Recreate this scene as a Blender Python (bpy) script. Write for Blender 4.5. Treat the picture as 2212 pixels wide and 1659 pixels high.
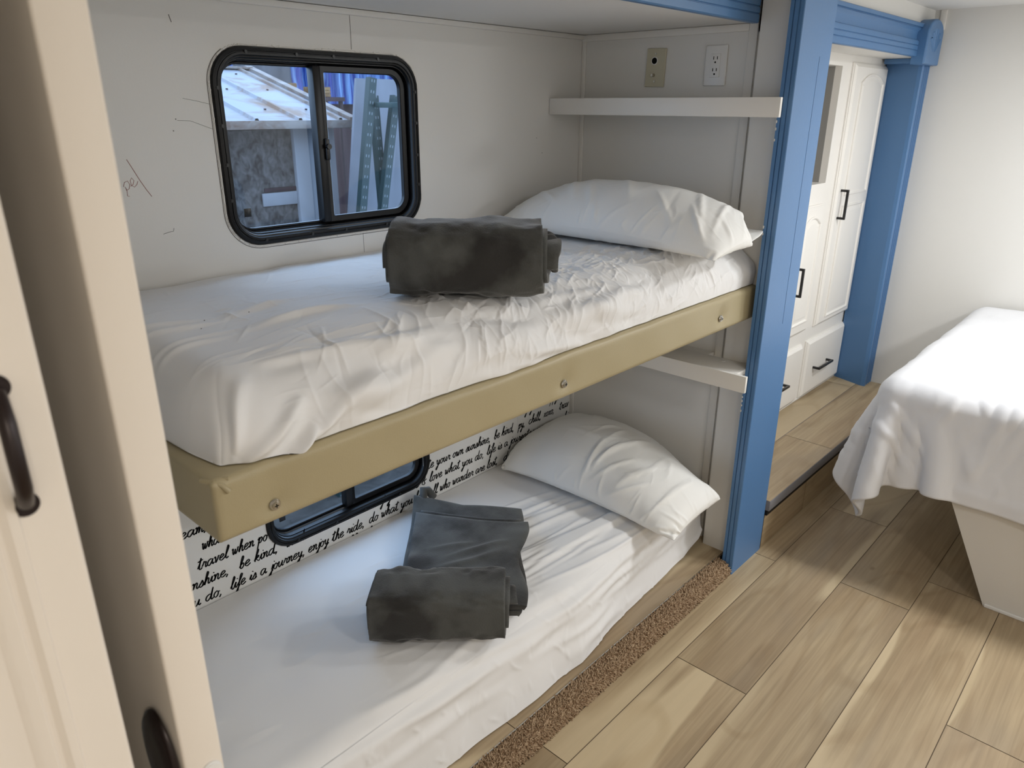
import bpy, bmesh, math, random
import numpy as np
from mathutils import Matrix, Vector
for o in list(bpy.data.objects): bpy.data.objects.remove(o)
SC = bpy.context.scene
COL = SC.collection
rng = np.random.default_rng(7)
random.seed(7)

# ------------------------------------------------------------------ camera
F_PX, PITCH, ROLL, YAW = 1586.56, 0.360741, 0.0045786, 0.745625
fw = Vector((math.cos(YAW)*math.cos(PITCH), math.sin(YAW)*math.cos(PITCH), -math.sin(PITCH)))
rt = fw.cross(Vector((0, 0, 1))).normalized(); up = rt.cross(fw)
r2 = math.cos(ROLL)*rt + math.sin(ROLL)*up; u2 = -math.sin(ROLL)*rt + math.cos(ROLL)*up
cam = bpy.data.objects.new('camera', bpy.data.cameras.new('camera')); COL.objects.link(cam)
cam.matrix_world = Matrix(((r2.x, u2.x, -fw.x, 0), (r2.y, u2.y, -fw.y, 0), (r2.z, u2.z, -fw.z, 1.56), (0, 0, 0, 1)))
cam.data.sensor_width = 36; cam.data.sensor_fit = 'HORIZONTAL'; cam.data.lens = F_PX/2212*36
cam.data.clip_start = 0.02
cam.data.dof.use_dof = True; cam.data.dof.focus_distance = 2.0; cam.data.dof.aperture_fstop = 7.5
SC.camera = cam

# ------------------------------------------------------------------ world, lamps, exposure
SC.view_settings.view_transform = 'Standard'; SC.view_settings.look = 'None'
SC.view_settings.gamma = 1; SC.view_settings.use_curve_mapping = False
SC.view_settings.exposure = 0.0
w = bpy.data.worlds.new('sky'); SC.world = w; w.use_nodes = True
wn = w.node_tree.nodes; wl = w.node_tree.links; wn.clear()
wo = wn.new('ShaderNodeOutputWorld'); bg = wn.new('ShaderNodeBackground')
bg.inputs[0].default_value = (0.50, 0.70, 1.0, 1); bg.inputs[1].default_value = 4.4
wl.new(bg.outputs[0], wo.inputs[0])
def area(name, loc, rot, size, power, color, shape='DISK', size_y=None):
    l = bpy.data.lights.new(name, 'AREA'); l.energy = power; l.color = color; l.shape = shape; l.size = size
    if size_y: l.size_y = size_y
    o = bpy.data.objects.new(name, l); COL.objects.link(o); o.location = loc; o.rotation_euler = rot
    return o
area('ceiling_lamp_bed', (2.90, 0.02, 1.945), (0, 0, 0), 0.24, 16, (0.95, 0.975, 1.0))
area('fill_light_rear', (2.95, -0.90, 1.945), (0, 0, 0), 0.30, 24, (0.95, 0.975, 1.0))  # added fill light without a fixture, brightens the room from behind
area('fill_light_aisle', (0.95, -0.85, 1.945), (0, 0, 0), 0.24, 10, (0.97, 0.98, 1.0))  # unseen fill light, added to lift the bunk end wall
area('ceiling_lamp_entry', (-0.25, -0.75, 1.945), (0, 0, 0), 0.22, 10, (1.0, 0.91, 0.80))

# ------------------------------------------------------------------ helpers
def lin(r, g, b):
    return tuple(((c/255)/12.92 if c/255 <= 0.04045 else ((c/255+0.055)/1.055)**2.4) for c in (r, g, b)) + (1,)
def tag(o, label=None, cat=None, group=None, kind=None):
    if label: o['label'] = label
    if cat: o['category'] = cat
    if group: o['group'] = group
    if kind: o['kind'] = kind
    return o
def empty(name, loc, label, cat, group=None, kind=None):
    o = bpy.data.objects.new(name, None); COL.objects.link(o); o.location = loc
    o.empty_display_size = 0.05
    return tag(o, label, cat, group, kind)
def mesh_obj(name, me, mat, parent=None, smooth=None):
    o = bpy.data.objects.new(name, me); COL.objects.link(o)
    if mat: me.materials.append(mat)
    if smooth is not None:
        me.polygons.foreach_set('use_smooth', [True]*len(me.polygons))
        if smooth < 180: me.set_sharp_from_angle(angle=math.radians(smooth))
    if parent:
        o.parent = parent
        o.matrix_parent_inverse = Matrix.Identity(4)
        o.location = -Vector(parent.matrix_basis.translation) if parent.parent is None else -(Vector(parent.matrix_basis.translation)+Vector(parent.parent.matrix_basis.translation))
    return o
class MB:
    """collects shapes in world coordinates and links them as one mesh object"""
    def __init__(s): s.bm = bmesh.new()
    def box(s, x0, x1, y0, y1, z0, z1, bev=0, seg=2, M=None):
        t = bmesh.new()
        bmesh.ops.create_cube(t, size=1)
        for v in t.verts: v.co = Vector(((v.co.x+.5)*(x1-x0)+x0, (v.co.y+.5)*(y1-y0)+y0, (v.co.z+.5)*(z1-z0)+z0))
        if bev: bmesh.ops.bevel(t, geom=list(t.edges), offset=bev, segments=seg, affect='EDGES', profile=.5)
        return s.add(t, M)
    def cyl(s, c, axis, r, h, n=24, r2=None, bev=0, M=None):
        t = bmesh.new()
        bmesh.ops.create_cone(t, cap_ends=True, segments=n, radius1=r, radius2=r if r2 is None else r2, depth=h)
        if bev: bmesh.ops.bevel(t, geom=[e for e in t.edges if len(e.link_faces) == 2 and any(len(f.verts) > 4 for f in e.link_faces)], offset=bev, segments=2, affect='EDGES')
        q = Vector((0, 0, 1)).rotation_difference(Vector(axis)).to_matrix().to_4x4()
        bmesh.ops.transform(t, matrix=Matrix.Translation(c) @ q, verts=t.verts)
        return s.add(t, M)
    def add(s, t, M=None):
        if M is not None: bmesh.ops.transform(t, matrix=M, verts=t.verts)
        me = bpy.data.meshes.new('tmp'); t.to_mesh(me); t.free(); s.bm.from_mesh(me); bpy.data.meshes.remove(me)
        return s
    def poly(s, pts):
        s.bm.faces.new([s.bm.verts.new(p) for p in pts]); return s
    def loft(s, loops, closed=True, caps=False):
        """loops: list of equal length point lists"""
        V = [[s.bm.verts.new(p) for p in L] for L in loops]
        n = len(loops[0])
        for a, b in zip(V[:-1], V[1:]):
            for i in range(n if closed else n-1):
                j = (i+1) % n
                s.bm.faces.new((a[i], a[j], b[j], b[i]))
        if caps: s.bm.faces.new(V[0][::-1]); s.bm.faces.new(V[-1])
        return s
    def tube(s, pts, r, n=8, caps=True):
        pts = [Vector(p) for p in pts]; loops = []; ref = None
        for i, p in enumerate(pts):
            d = (pts[min(i+1, len(pts)-1)]-pts[max(i-1, 0)]).normalized()
            if ref is None: ref = d.orthogonal().normalized()
            ref = (ref-d*ref.dot(d)).normalized(); b = d.cross(ref)
            loops.append([p+r*(math.cos(2*math.pi*k/n)*ref+math.sin(2*math.pi*k/n)*b) for k in range(n)])
        return s.loft(loops, True, caps)
    def build(s, name, mat, parent=None, smooth=35):
        bmesh.ops.recalc_face_normals(s.bm, faces=s.bm.faces)
        me = bpy.data.meshes.new(name); s.bm.to_mesh(me); s.bm.free()
        return mesh_obj(name, me, mat, parent, smooth)
def grid_obj(name, P, mat, parent=None, closed_u=False, flip=False, smooth=180):
    """P: (n,m,3) array -> quad grid"""
    n, m = P.shape[:2]
    idx = np.arange(n*m).reshape(n, m)
    a = idx if not closed_u else np.vstack([idx, idx[:1]])
    q = np.stack([a[:-1, :-1], a[1:, :-1], a[1:, 1:], a[:-1, 1:]], -1).reshape(-1, 4)
    if flip: q = q[:, ::-1]
    me = bpy.data.meshes.new(name); me.from_pydata(P.reshape(-1, 3).tolist(), [], q.tolist()); me.update()
    return mesh_obj(name, me, mat, parent, smooth)
def rrect(x0, x1, z0, z1, r, y, n=8):
    pts = []
    for cx, cz, a0 in ((x1-r, z1-r, 0), (x0+r, z1-r, 90), (x0+r, z0+r, 180), (x1-r, z0+r, 270)):
        for k in range(n+1):
            a = math.radians(a0+90*k/n); pts.append(Vector((cx+r*math.cos(a), y, cz+r*math.sin(a))))
    return pts

# ------------------------------------------------------------------ materials
def mat(name, col, rough=.5, spec=.5, metal=0, bump=None, var=None, sheen=0, coat=0):
    """bump=(scale, strength, detail) noise bump; var=(scale, colour2, amount) blotchy colour change"""
    m = bpy.data.materials.new(name); m.use_nodes = True
    nt = m.node_tree; p = nt.nodes['Principled BSDF']
    p.inputs['Base Color'].default_value = col; p.inputs['Roughness'].default_value = rough
    p.inputs['Specular IOR Level'].default_value = spec; p.inputs['Metallic'].default_value = metal
    if sheen: p.inputs['Sheen Weight'].default_value = sheen; p.inputs['Sheen Roughness'].default_value = .45
    if coat: p.inputs['Coat Weight'].default_value = coat
    tc = nt.nodes.new('ShaderNodeTexCoord')
    if var:
        n = nt.nodes.new('ShaderNodeTexNoise'); n.inputs['Scale'].default_value = var[0]; n.inputs['Detail'].default_value = 4
        nt.links.new(tc.outputs['Object'], n.inputs['Vector'])
        r = nt.nodes.new('ShaderNodeMapRange'); r.inputs[1].default_value = .42; r.inputs[2].default_value = .62; r.inputs[4].default_value = var[2]
        nt.links.new(n.outputs[0], r.inputs[0])
        x = nt.nodes.new('ShaderNodeMix'); x.data_type = 'RGBA'
        x.inputs[6].default_value = col; x.inputs[7].default_value = var[1]
        nt.links.new(r.outputs[0], x.inputs[0]); nt.links.new(x.outputs[2], p.inputs['Base Color'])
    if bump:
        n = nt.nodes.new('ShaderNodeTexNoise'); n.inputs['Scale'].default_value = bump[0]; n.inputs['Detail'].default_value = bump[2] if len(bump) > 2 else 2
        nt.links.new(tc.outputs['Object'], n.inputs['Vector'])
        b = nt.nodes.new('ShaderNodeBump'); b.inputs['Strength'].default_value = bump[1]; b.inputs['Distance'].default_value = .002
        nt.links.new(n.outputs[0], b.inputs['Height']); nt.links.new(b.outputs[0], p.inputs['Normal'])
    return m
def cloth_mat(name, col, scale, strength, dist=.004, fine=700):
    m = mat(name, col, .8, .15, sheen=.12); nt = m.node_tree; p = nt.nodes['Principled BSDF']
    tc = nt.nodes.new('ShaderNodeNewGeometry')
    n = nt.nodes.new('ShaderNodeTexNoise'); n.noise_type = 'RIDGED_MULTIFRACTAL'; n.normalize = True
    n.inputs['Scale'].default_value = scale; n.inputs['Detail'].default_value = 3; n.inputs['Roughness'].default_value = .5; n.inputs['Distortion'].default_value = .8
    w = nt.nodes.new('ShaderNodeTexNoise'); w.inputs['Scale'].default_value = 3.0; w.inputs['Detail'].default_value = 1
    k = nt.nodes.new('ShaderNodeMath'); k.operation = 'MULTIPLY'
    f = nt.nodes.new('ShaderNodeTexNoise'); f.inputs['Scale'].default_value = fine; f.inputs['Detail'].default_value = 1
    fm = nt.nodes.new('ShaderNodeMath'); fm.operation = 'MULTIPLY_ADD'; fm.inputs[1].default_value = .02
    for a in (n, w, f): nt.links.new(tc.outputs['Position'], a.inputs['Vector'])
    nt.links.new(n.outputs[0], k.inputs[0]); nt.links.new(w.outputs[0], k.inputs[1])
    nt.links.new(f.outputs[0], fm.inputs[0]); nt.links.new(k.outputs[0], fm.inputs[2])
    b = nt.nodes.new('ShaderNodeBump'); b.inputs['Strength'].default_value = strength; b.inputs['Distance'].default_value = dist
    nt.links.new(fm.outputs[0], b.inputs['Height']); nt.links.new(b.outputs[0], p.inputs['Normal'])
    return m
M = {}
M['wall'] = mat('wall_paint', lin(226, 224, 219), .55, .35, bump=(180, .06))
M['white'] = mat('white_paint', lin(232, 229, 223), .42, .4, bump=(60, .05))
M['cab'] = mat('cabinet_paint', lin(238, 234, 227), .4, .4, bump=(50, .04))
M['ceil'] = mat('ceiling_white', lin(230, 228, 224), .6, .3)
M['blue'] = mat('blue_paint', lin(80, 121, 167), .38, .5, bump=(90, .08))
M['cream'] = mat('door_cream', lin(232, 223, 211), .5, .3)
M['vinyl'] = mat('tan_vinyl', lin(170, 157, 124), .45, .45, bump=(420, .12))
M['sheet'] = cloth_mat('sheet_cotton', lin(233, 232, 231), 9, .35)
M['pillow'] = cloth_mat('pillow_cotton', lin(238, 237, 233), 6, .40)
M['duvet'] = cloth_mat('duvet_cotton', lin(227, 227, 229), 6, .75)
M['fleece'] = mat('charcoal_fleece', lin(87, 88, 86), .9, .1, sheen=.35, bump=(260, .5, 3), var=(8, lin(54, 53, 52), .95))
M['black'] = mat('black_metal', lin(20, 20, 21), .38, .5)
M['blackplastic'] = mat('black_plastic', lin(13, 13, 14), .36, .32)
M['bronze'] = mat('dark_bronze', lin(40, 30, 29), .35, .5, metal=.4)
M['steel'] = mat('steel', lin(190, 188, 182), .25, .5, metal=1)
M['ivory'] = mat('ivory_plate', lin(196, 190, 166), .45, .4, bump=(140, .1))
M['plate'] = mat('white_plate', lin(232, 231, 228), .3, .5)
M['hole'] = mat('dark_hole', lin(12, 12, 12), .8, .2)
M['ink'] = mat('black_ink', lin(16, 16, 17), .6, .2)
M['pencil'] = mat('red_pencil', lin(158, 112, 106), .8, .1)
M['graphite'] = mat('grey_mark', lin(120, 116, 112), .8, .1)
M['paper'] = mat('wallpaper_white', lin(226, 226, 224), .6, .3)
M['carpet'] = mat('carpet_brown', lin(178, 154, 126), .95, .1, var=(120, lin(128, 101, 76), .8))
M['slide'] = mat('grey_edge', lin(120, 119, 122), .5, .4)
M['rubber'] = mat('black_rubber', lin(24, 22, 20), .6, .3)
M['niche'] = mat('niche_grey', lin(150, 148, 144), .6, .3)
M['bedbase'] = mat('bed_base_paint', lin(216, 211, 202), .5, .3)
def glass_mat():
    m = bpy.data.materials.new('window_glass'); m.use_nodes = True; nt = m.node_tree
    for n in list(nt.nodes): nt.nodes.remove(n)
    o = nt.nodes.new('ShaderNodeOutputMaterial'); mx = nt.nodes.new('ShaderNodeMixShader')
    t = nt.nodes.new('ShaderNodeBsdfTransparent'); t.inputs[0].default_value = (.86, .92, .97, 1)
    g = nt.nodes.new('ShaderNodeBsdfGlossy'); g.inputs['Roughness'].default_value = .03
    lw = nt.nodes.new('ShaderNodeLayerWeight'); pw = nt.nodes.new('ShaderNodeMath'); pw.operation = 'POWER'; pw.inputs[1].default_value = 4
    f = nt.nodes.new('ShaderNodeMath'); f.operation = 'MULTIPLY_ADD'; f.inputs[1].default_value = .5; f.inputs[2].default_value = .025
    nt.links.new(lw.outputs['Facing'], pw.inputs[0]); nt.links.new(pw.outputs[0], f.inputs[0])
    nt.links.new(f.outputs[0], mx.inputs[0]); nt.links.new(t.outputs[0], mx.inputs[1]); nt.links.new(g.outputs[0], mx.inputs[2])
    nt.links.new(mx.outputs[0], o.inputs[0]); return m
M['glass'] = glass_mat()
def wood_mat():
    m = bpy.data.materials.new('vinyl_plank'); m.use_nodes = True; nt = m.node_tree; N = nt.nodes; L = nt.links
    p = N['Principled BSDF']; p.inputs['Roughness'].default_value = .42; p.inputs['Specular IOR Level'].default_value = .4
    at = N.new('ShaderNodeAttribute'); at.attribute_name = 'plank'      # xyz: random numbers of this plank
    geo = N.new('ShaderNodeNewGeometry')
    off = N.new('ShaderNodeVectorMath'); off.operation = 'MULTIPLY_ADD'; off.inputs[1].default_value = (7, 7, 7)
    L.new(at.outputs['Vector'], off.inputs[0]); L.new(geo.outputs['Position'], off.inputs[2])
    def noise(sx, sy, scale, detail, dist=0, rough=.5):
        mp = N.new('ShaderNodeMapping'); mp.inputs['Scale'].default_value = (sx, sy, sy); L.new(off.outputs[0], mp.inputs[0])
        n = N.new('ShaderNodeTexNoise'); n.inputs['Scale'].default_value = scale; n.inputs['Detail'].default_value = detail
        n.inputs['Distortion'].default_value = dist; n.inputs['Roughness'].default_value = rough; L.new(mp.outputs[0], n.inputs[0]); return n.outputs[0]
    def ramp(src, stops):
        r = N.new('ShaderNodeValToRGB'); e = r.color_ramp.elements
        while len(e) < len(stops): e.new(.5)
        for k, (q, c) in enumerate(stops): e[k].position = q; e[k].color = c
        L.new(src, r.inputs[0]); return r.outputs[0]
    def mix(a, b, f, mode='MIX'):
        x = N.new('ShaderNodeMix'); x.data_type = 'RGBA'; x.blend_type = mode
        for sck, v in ((x.inputs[0], f), (x.inputs[6], a), (x.inputs[7], b)):
            if hasattr(v, 'is_linked') or hasattr(v, 'links'): L.new(v, sck)
            else: sck.default_value = v
        return x.outputs[2]
    base = ramp(noise(.9, 5.5, 1.1, 5, .5, .55), [(.30, lin(156, 134, 105)), (.47, lin(172, 151, 120)), (.62, lin(182, 162, 130)), (.75, lin(168, 149, 119))])
    grain = ramp(noise(1.6, 60, 1.0, 6, .8, .6), [(.35, lin(205, 202, 196)), (.6, lin(255, 255, 255))])
    c = mix(base, grain, .55, 'MULTIPLY')
    # long pale sapwood streaks with a sharp wandering edge
    streak = ramp(noise(.45, 2.6, 1.0, 2, .25), [(.585, (0, 0, 0, 1)), (.60, (1, 1, 1, 1)), (.66, (1, 1, 1, 1)), (.70, (0, 0, 0, 1))])
    sf = N.new('ShaderNodeMath'); sf.operation = 'MULTIPLY'; sf.inputs[1].default_value = .75; L.new(streak, sf.inputs[0])
    c = mix(c, lin(206, 187, 153), sf.outputs[0])
    grey = ramp(noise(.7, 3.2, 1.3, 3, .6), [(.55, (0, 0, 0, 1)), (.68, (1, 1, 1, 1))])
    gf = N.new('ShaderNodeMath'); gf.operation = 'MULTIPLY'; gf.inputs[1].default_value = .45; L.new(grey, gf.inputs[0])
    c = mix(c, lin(150, 136, 116), gf.outputs[0])
    # knots and swirls
    mp = N.new('ShaderNodeMapping'); mp.inputs['Scale'].default_value = (1.0, 3.0, 3.0); L.new(off.outputs[0], mp.inputs[0])
    nz = N.new('ShaderNodeTexNoise'); nz.inputs['Scale'].default_value = 1.6; nz.inputs['Detail'].default_value = 1; L.new(mp.outputs[0], nz.inputs[0])
    mu = N.new('ShaderNodeMath'); mu.operation = 'MULTIPLY'; mu.inputs[1].default_value = 26; L.new(nz.outputs[0], mu.inputs[0])
    sn = N.new('ShaderNodeMath'); sn.operation = 'SINE'; L.new(mu.outputs[0], sn.inputs[0])
    ring = ramp(sn.outputs[0], [(.0, lin(255, 255, 255)), (.75, lin(255, 255, 255)), (1, lin(232, 226, 218))])
    c = mix(c, ring, .45, 'MULTIPLY')
    vo = N.new('ShaderNodeTexVoronoi'); vo.inputs['Scale'].default_value = 3.2; mp2 = N.new('ShaderNodeMapping'); mp2.inputs['Scale'].default_value = (.8, 1.3, 1.3)
    L.new(off.outputs[0], mp2.inputs[0]); L.new(mp2.outputs[0], vo.inputs[0])
    kn = ramp(vo.outputs['Distance'], [(.0, lin(120, 96, 70)), (.03, lin(150, 125, 98)), (.06, lin(255, 255, 255))])
    c = mix(c, kn, .6, 'MULTIPLY')
    sx = N.new('ShaderNodeSeparateXYZ'); L.new(at.outputs['Vector'], sx.inputs[0])
    tone = ramp(sx.outputs[2], [(0, lin(240, 239, 238)), (1, lin(255, 255, 255))])
    c = mix(c, tone, 1.0, 'MULTIPLY')
    L.new(c, p.inputs['Base Color'])
    return m
M['wood'] = wood_mat()

def planks(bm_list, x0, x1, y0, y1, z, rows, seams, L=1.22, gap=.0012):
    """adds plank quads (x0,x1,y0,y1,z, random) clipped to the region"""
    for k, (ra, rb) in enumerate(rows):
        a, b = max(ra, y0), min(rb, y1)
        if b-a < .003: continue
        s = seams[k % len(seams)]; xs = []
        x = s-L*math.ceil((s-x0)/L)
        while x < x1: xs.append((max(x, x0), min(x+L, x1))); x += L
        for c, d in xs:
            if d-c > .005: bm_list.append((c+gap, d-gap, a+gap, b-gap, z, random.random(), random.random(), random.random()))
def plank_obj(name, quads, mat, parent=None, vertical=None):
    vs, fs, at = [], [], []
    for (c, d, a, b, z, r1, r2_, r3) in quads:
        i = len(vs)
        if vertical is None: vs += [(c, a, z), (d, a, z), (d, b, z), (c, b, z)]
        else: vs += [(c, vertical, a), (d, vertical, a), (d, vertical, b), (c, vertical, b)]
        fs.append((i, i+1, i+2, i+3)); at += [r1, r2_, r3]*4
    me = bpy.data.meshes.new(name); me.from_pydata(vs, [], fs)
    ly = me.attributes.new('plank', 'FLOAT_VECTOR', 'POINT'); ly.data.foreach_set('vector', at)
    return mesh_obj(name, me, mat, parent)

# ================================================================== THE ROOM
X_END, Y_BACK, X_RIGHT, Z_SOF, Z_CEIL = 2.262, 1.755, 3.975, 1.797, 1.972
XL, YR = -0.9, -1.35          # left and rear limits of the room
# floor
rows = [(.176+.2235*k, .176+.2235*(k+1)) for k in range(-8, 5)]
seams = [0]*13
for k in range(13):
    r = k-8
    seams[k] = {0: 2.60, 1: 2.383, 2: 1.662, 3: 2.35, -1: 3.15, -2: 2.1}.get(r, 1.3+.37*k % 1.22)
Q = []
planks(Q, XL, X_RIGHT, YR, .93, 0, rows, seams)
floor = plank_obj('floor', Q, M['wood'])
sub = MB().box(XL, X_RIGHT, YR, 1.9, -.06, -.0015).build('gap_lines', mat('plank_gap', lin(98, 82, 62), .8), floor)
tag(floor, 'light oak coloured plank floor of the camper bedroom', 'floor', kind='structure')

# rear bunk wall with two window openings
WIN = [(.869, 1.487, 1.226, 1.692), (.862, 1.480, .336, .802)]
def wall_with_holes(name, x0, x1, z0, z1, y0, y1, holes, mat_):
    bm = bmesh.new()
    for y in (y0, y1):
        ed = []
        def ring(pts):
            vs = [bm.verts.new(p) for p in pts]
            for i in range(len(vs)): ed.append(bm.edges.new((vs[i], vs[(i+1) % len(vs)])))
            return vs
        ring([(x0, y, z0), (x1, y, z0), (x1, y, z1), (x0, y, z1)])
        for h in holes: ring(h(y))
        bmesh.ops.triangle_fill(bm, use_beauty=True, use_dissolve=False, edges=ed)
    for h in holes:
        a = [bm.verts.new(p) for p in h(y0)]; b = [bm.verts.new(p) for p in h(y1)]
        for i in range(len(a)): bm.faces.new((a[i], a[(i+1) % len(a)], b[(i+1) % len(a)], b[i]))
    me = bpy.data.meshes.new(name); bm.to_mesh(me); bm.free()
    return mesh_obj(name, me, mat_)
holes = [(lambda y, q=q: rrect(q[0]+.012, q[1]-.012, q[2]+.012, q[3]-.012, .075, y)) for q in WIN]
wall_back = wall_with_holes('wall_back', .12, X_RIGHT+.05, -.05, 2.02, Y_BACK, Y_BACK+.045, holes, M['wall'])
tag(wall_back, 'white painted wall with black framed windows behind the bunks', 'wall', kind='structure')
# thin marks on that wall
def mark(name, pts, r, mt, parent=wall_back):
    return MB().tube([(x, Y_BACK-.0002, z) for x, z in pts], r, 5).build(name, mt, parent)
mark('panel_seam', [(1.27, 1.70), (1.271, 1.785)], .0007, M['graphite'])
mark('panel_seam', [(1.268, 1.165), (1.268, 1.222)], .0006, M['graphite'])
mark('pencil_scribble', [(.640, 1.392), (.643, 1.401), (.650, 1.404), (.654, 1.396), (.651, 1.387), (.645, 1.384), (.643, 1.392), (.646, 1.385), (.645, 1.372), (.649, 1.371)], .0006, M['pencil'])
mark('pencil_scribble', [(.655, 1.392), (.661, 1.396), (.664, 1.404), (.660, 1.410), (.656, 1.404), (.657, 1.394), (.663, 1.390), (.669, 1.395), (.672, 1.402)], .0006, M['pencil'])
mark('pencil_line', [(.656, 1.449), (.664, 1.432), (.676, 1.405), (.688, 1.382), (.697, 1.367)], .0007, M['pencil'])
mark('pencil_mark', [(.709, 1.281), (.722, 1.284), (.733, 1.285), (.735, 1.292)], .0006, M['graphite'])
mark('scuff', [(.795, 1.745), (.797, 1.737), (.799, 1.73)], .0009, M['graphite'])
mark('scratch', [(.80, 1.575), (.83, 1.570), (.862, 1.563)], .0004, M['graphite'])
mark('scratch', [(.78, 1.528), (.81, 1.527), (.862, 1.508)], .0004, M['graphite'])
for x, z in ((.768, 1.506), (.777, 1.531), (2.05, 1.41), (2.02, 1.46)):
    MB().cyl((x, Y_BACK-.0003, z), (0, 1, 0), .0014, .001, 8).build('dent', M['graphite'], wall_back)
# ceiling line trim of the bunk
t = MB().box(.12, X_END, Y_BACK-.012, Y_BACK, Z_SOF-.016, Z_SOF-.001, .003).build('trim_1', M['wall'])
tag(t, 'thin white moulding along the top of the bunk back wall', 'trim', kind='structure')
# end wall of the bunk with battens
we = MB().box(X_END, X_END+.05, .965, Y_BACK, 0, 2.0).build('wall_end', M['wall'])
tag(we, 'white end wall of the bunk behind the pillows', 'wall', kind='structure')
MB().box(X_END-.045, X_END, .965, 1.075, .03, 1.99, .002).build('return_panel', M['wall'], we)
MB().box(X_END-.006, X_END, 1.10, 1.128, .03, Z_SOF-.001, .002).build('batten', M['white'], we)
MB().box(X_END-.006, X_END, 1.128, Y_BACK, Z_SOF-.022, Z_SOF-.001, .002).build('batten', M['white'], we)
MB().box(X_END-.006, X_END, Y_BACK-.018, Y_BACK, .3, Z_SOF-.02, .002).build('batten', M['white'], we)
# bunk ceiling and room ceiling
cs = MB().box(.1, X_RIGHT, 1.10, Y_BACK, Z_SOF, Z_SOF+.04).build('ceiling_bunk', M['ceil'])
MB().box(2.31, X_RIGHT, 1.1005, 1.26, 1.774, 1.7968).build('soffit_strip', M['white'], cs)
tag(cs, 'flat white ceiling panel above the upper bunk', 'ceiling', kind='structure')
c = MB().box(XL, X_RIGHT+.05, YR, 1.9, Z_CEIL, Z_CEIL+.05).build('ceiling', M['ceil'])
tag(c, 'white bedroom ceiling', 'ceiling', kind='structure')
# right wall, wall above the header, walls closing the room behind the camera
wr = MB().box(X_RIGHT, X_RIGHT+.05, YR, Y_BACK, -.05, 2.0).build('wall_right', M['wall'])
tag(wr, 'bright white wall behind the bed', 'wall', kind='structure')
MB().box(X_RIGHT-.008, X_RIGHT, 1.05, 1.075, 1.89, Z_CEIL, .002).build('corner_bead', M['white'], wr)
wh = MB().box(.12, X_RIGHT, 1.099, 1.13, 1.82, Z_CEIL).build('wall_header', M['wall'])
tag(wh, 'narrow white wall strip above the blue header', 'wall', kind='structure')
wb = MB().box(XL-.05, X_RIGHT, YR-.05, YR, -.05, 2.0).build('wall_rear', M['wall']); tag(wb, 'white wall behind the viewer', 'wall', kind='structure')
wl_ = MB().box(XL-.05, XL, YR, 1.2, -.05, 2.0).build('wall_left', M['wall']); tag(wl_, 'white wall left of the viewer', 'wall', kind='structure')
wp = MB().box(.10, .14, .96, Y_BACK+.04, -.05, 2.0).box(XL, .14, .96, 1.0, -.05, 2.0).build('wall_foot', M['wall']); tag(wp, 'white wall at the foot of the bunks behind the door', 'wall', kind='structure')

# ---------------------------------------------------------------- blue woodwork
def moulding(name, x0, x1, prof, mat_, back=1.10):
    """profile (y,z) extruded along x, closed at the back"""
    loop = list(prof)+[(back, prof[-1][1]), (back, prof[0][1])]
    return MB().loft([[Vector((x, y, z)) for y, z in loop] for x in (x0, x1)], True, True).build(name, mat_, None, 25)
def header_prof(z0, y):
    # from bottom to top: stepped boards, cove, cap
    return [(y+.004, z0), (y, z0+.003), (y, z0+.022), (y+.003, z0+.0235), (y+.003, z0+.025), (y, z0+.0265), (y, z0+.041), (y+.003, z0+.0425), (y+.003, z0+.044),
            (y, z0+.0455), (y, z0+.061), (y+.004, z0+.062), (y+.004, z0+.065), (y+.010, z0+.068), (y+.012, z0+.083), (y+.009, z0+.098), (y+.001, z0+.108),
            (y-.002, z0+.110), (y+.002, z0+.112), (y+.002, z0+.114), (y-.004, z0+.116), (y-.004, z0+.128), (y-.001, z0+.131)]
o = moulding('trim_2', X_END+.0, 3.835, header_prof(1.772, 1.08), M['blue'], 1.10)
tag(o, 'blue stepped header moulding above the white wardrobe', 'trim', kind='structure')
o = moulding('trim_3', .14, 2.216, header_prof(1.790, 1.08), M['blue'], 1.10)
tag(o, 'blue stepped header moulding above the upper bunk', 'trim', kind='structure')
# post: wide board facing the room, grooved narrow side towards the bunk
pb = MB()
px0, px1, py0, py1 = 2.160, 2.388, .925, .966
sec = [(px0, py0+.002), (px0+.002, py0), (px1-.004, py0), (px1, py0+.004), (px1, py1), (px0+.001, py1), (px0+.001, py0+.031), (px0+.004, py0+.030), (px0+.004, py0+.028), (px0, py0+.027), (px0, py0+.016), (px0+.003, py0+.015), (px0+.003, py0+.013), (px0, py0+.012)]
pb.loft([[Vector((x, y, z)) for x, y in sec] for z in (0, Z_CEIL)], True, True)
post = pb.build('trim_4', M['blue'], None, 25); tag(post, 'tall blue post at the head end of the bunks', 'post', kind='structure')
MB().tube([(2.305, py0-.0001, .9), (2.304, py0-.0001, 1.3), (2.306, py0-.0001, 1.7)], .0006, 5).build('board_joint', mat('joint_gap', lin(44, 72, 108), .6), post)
for z in (.62, .64, .655, .67, .70, 1.2, 1.22, 1.5, 1.52, 1.56, 1.47):
    MB().box(px0-.0006, px0+.004, py1-.003, py1+.0008, z, z+random.uniform(.003, .008)).build('paint_chip', M['white'], post)
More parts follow.
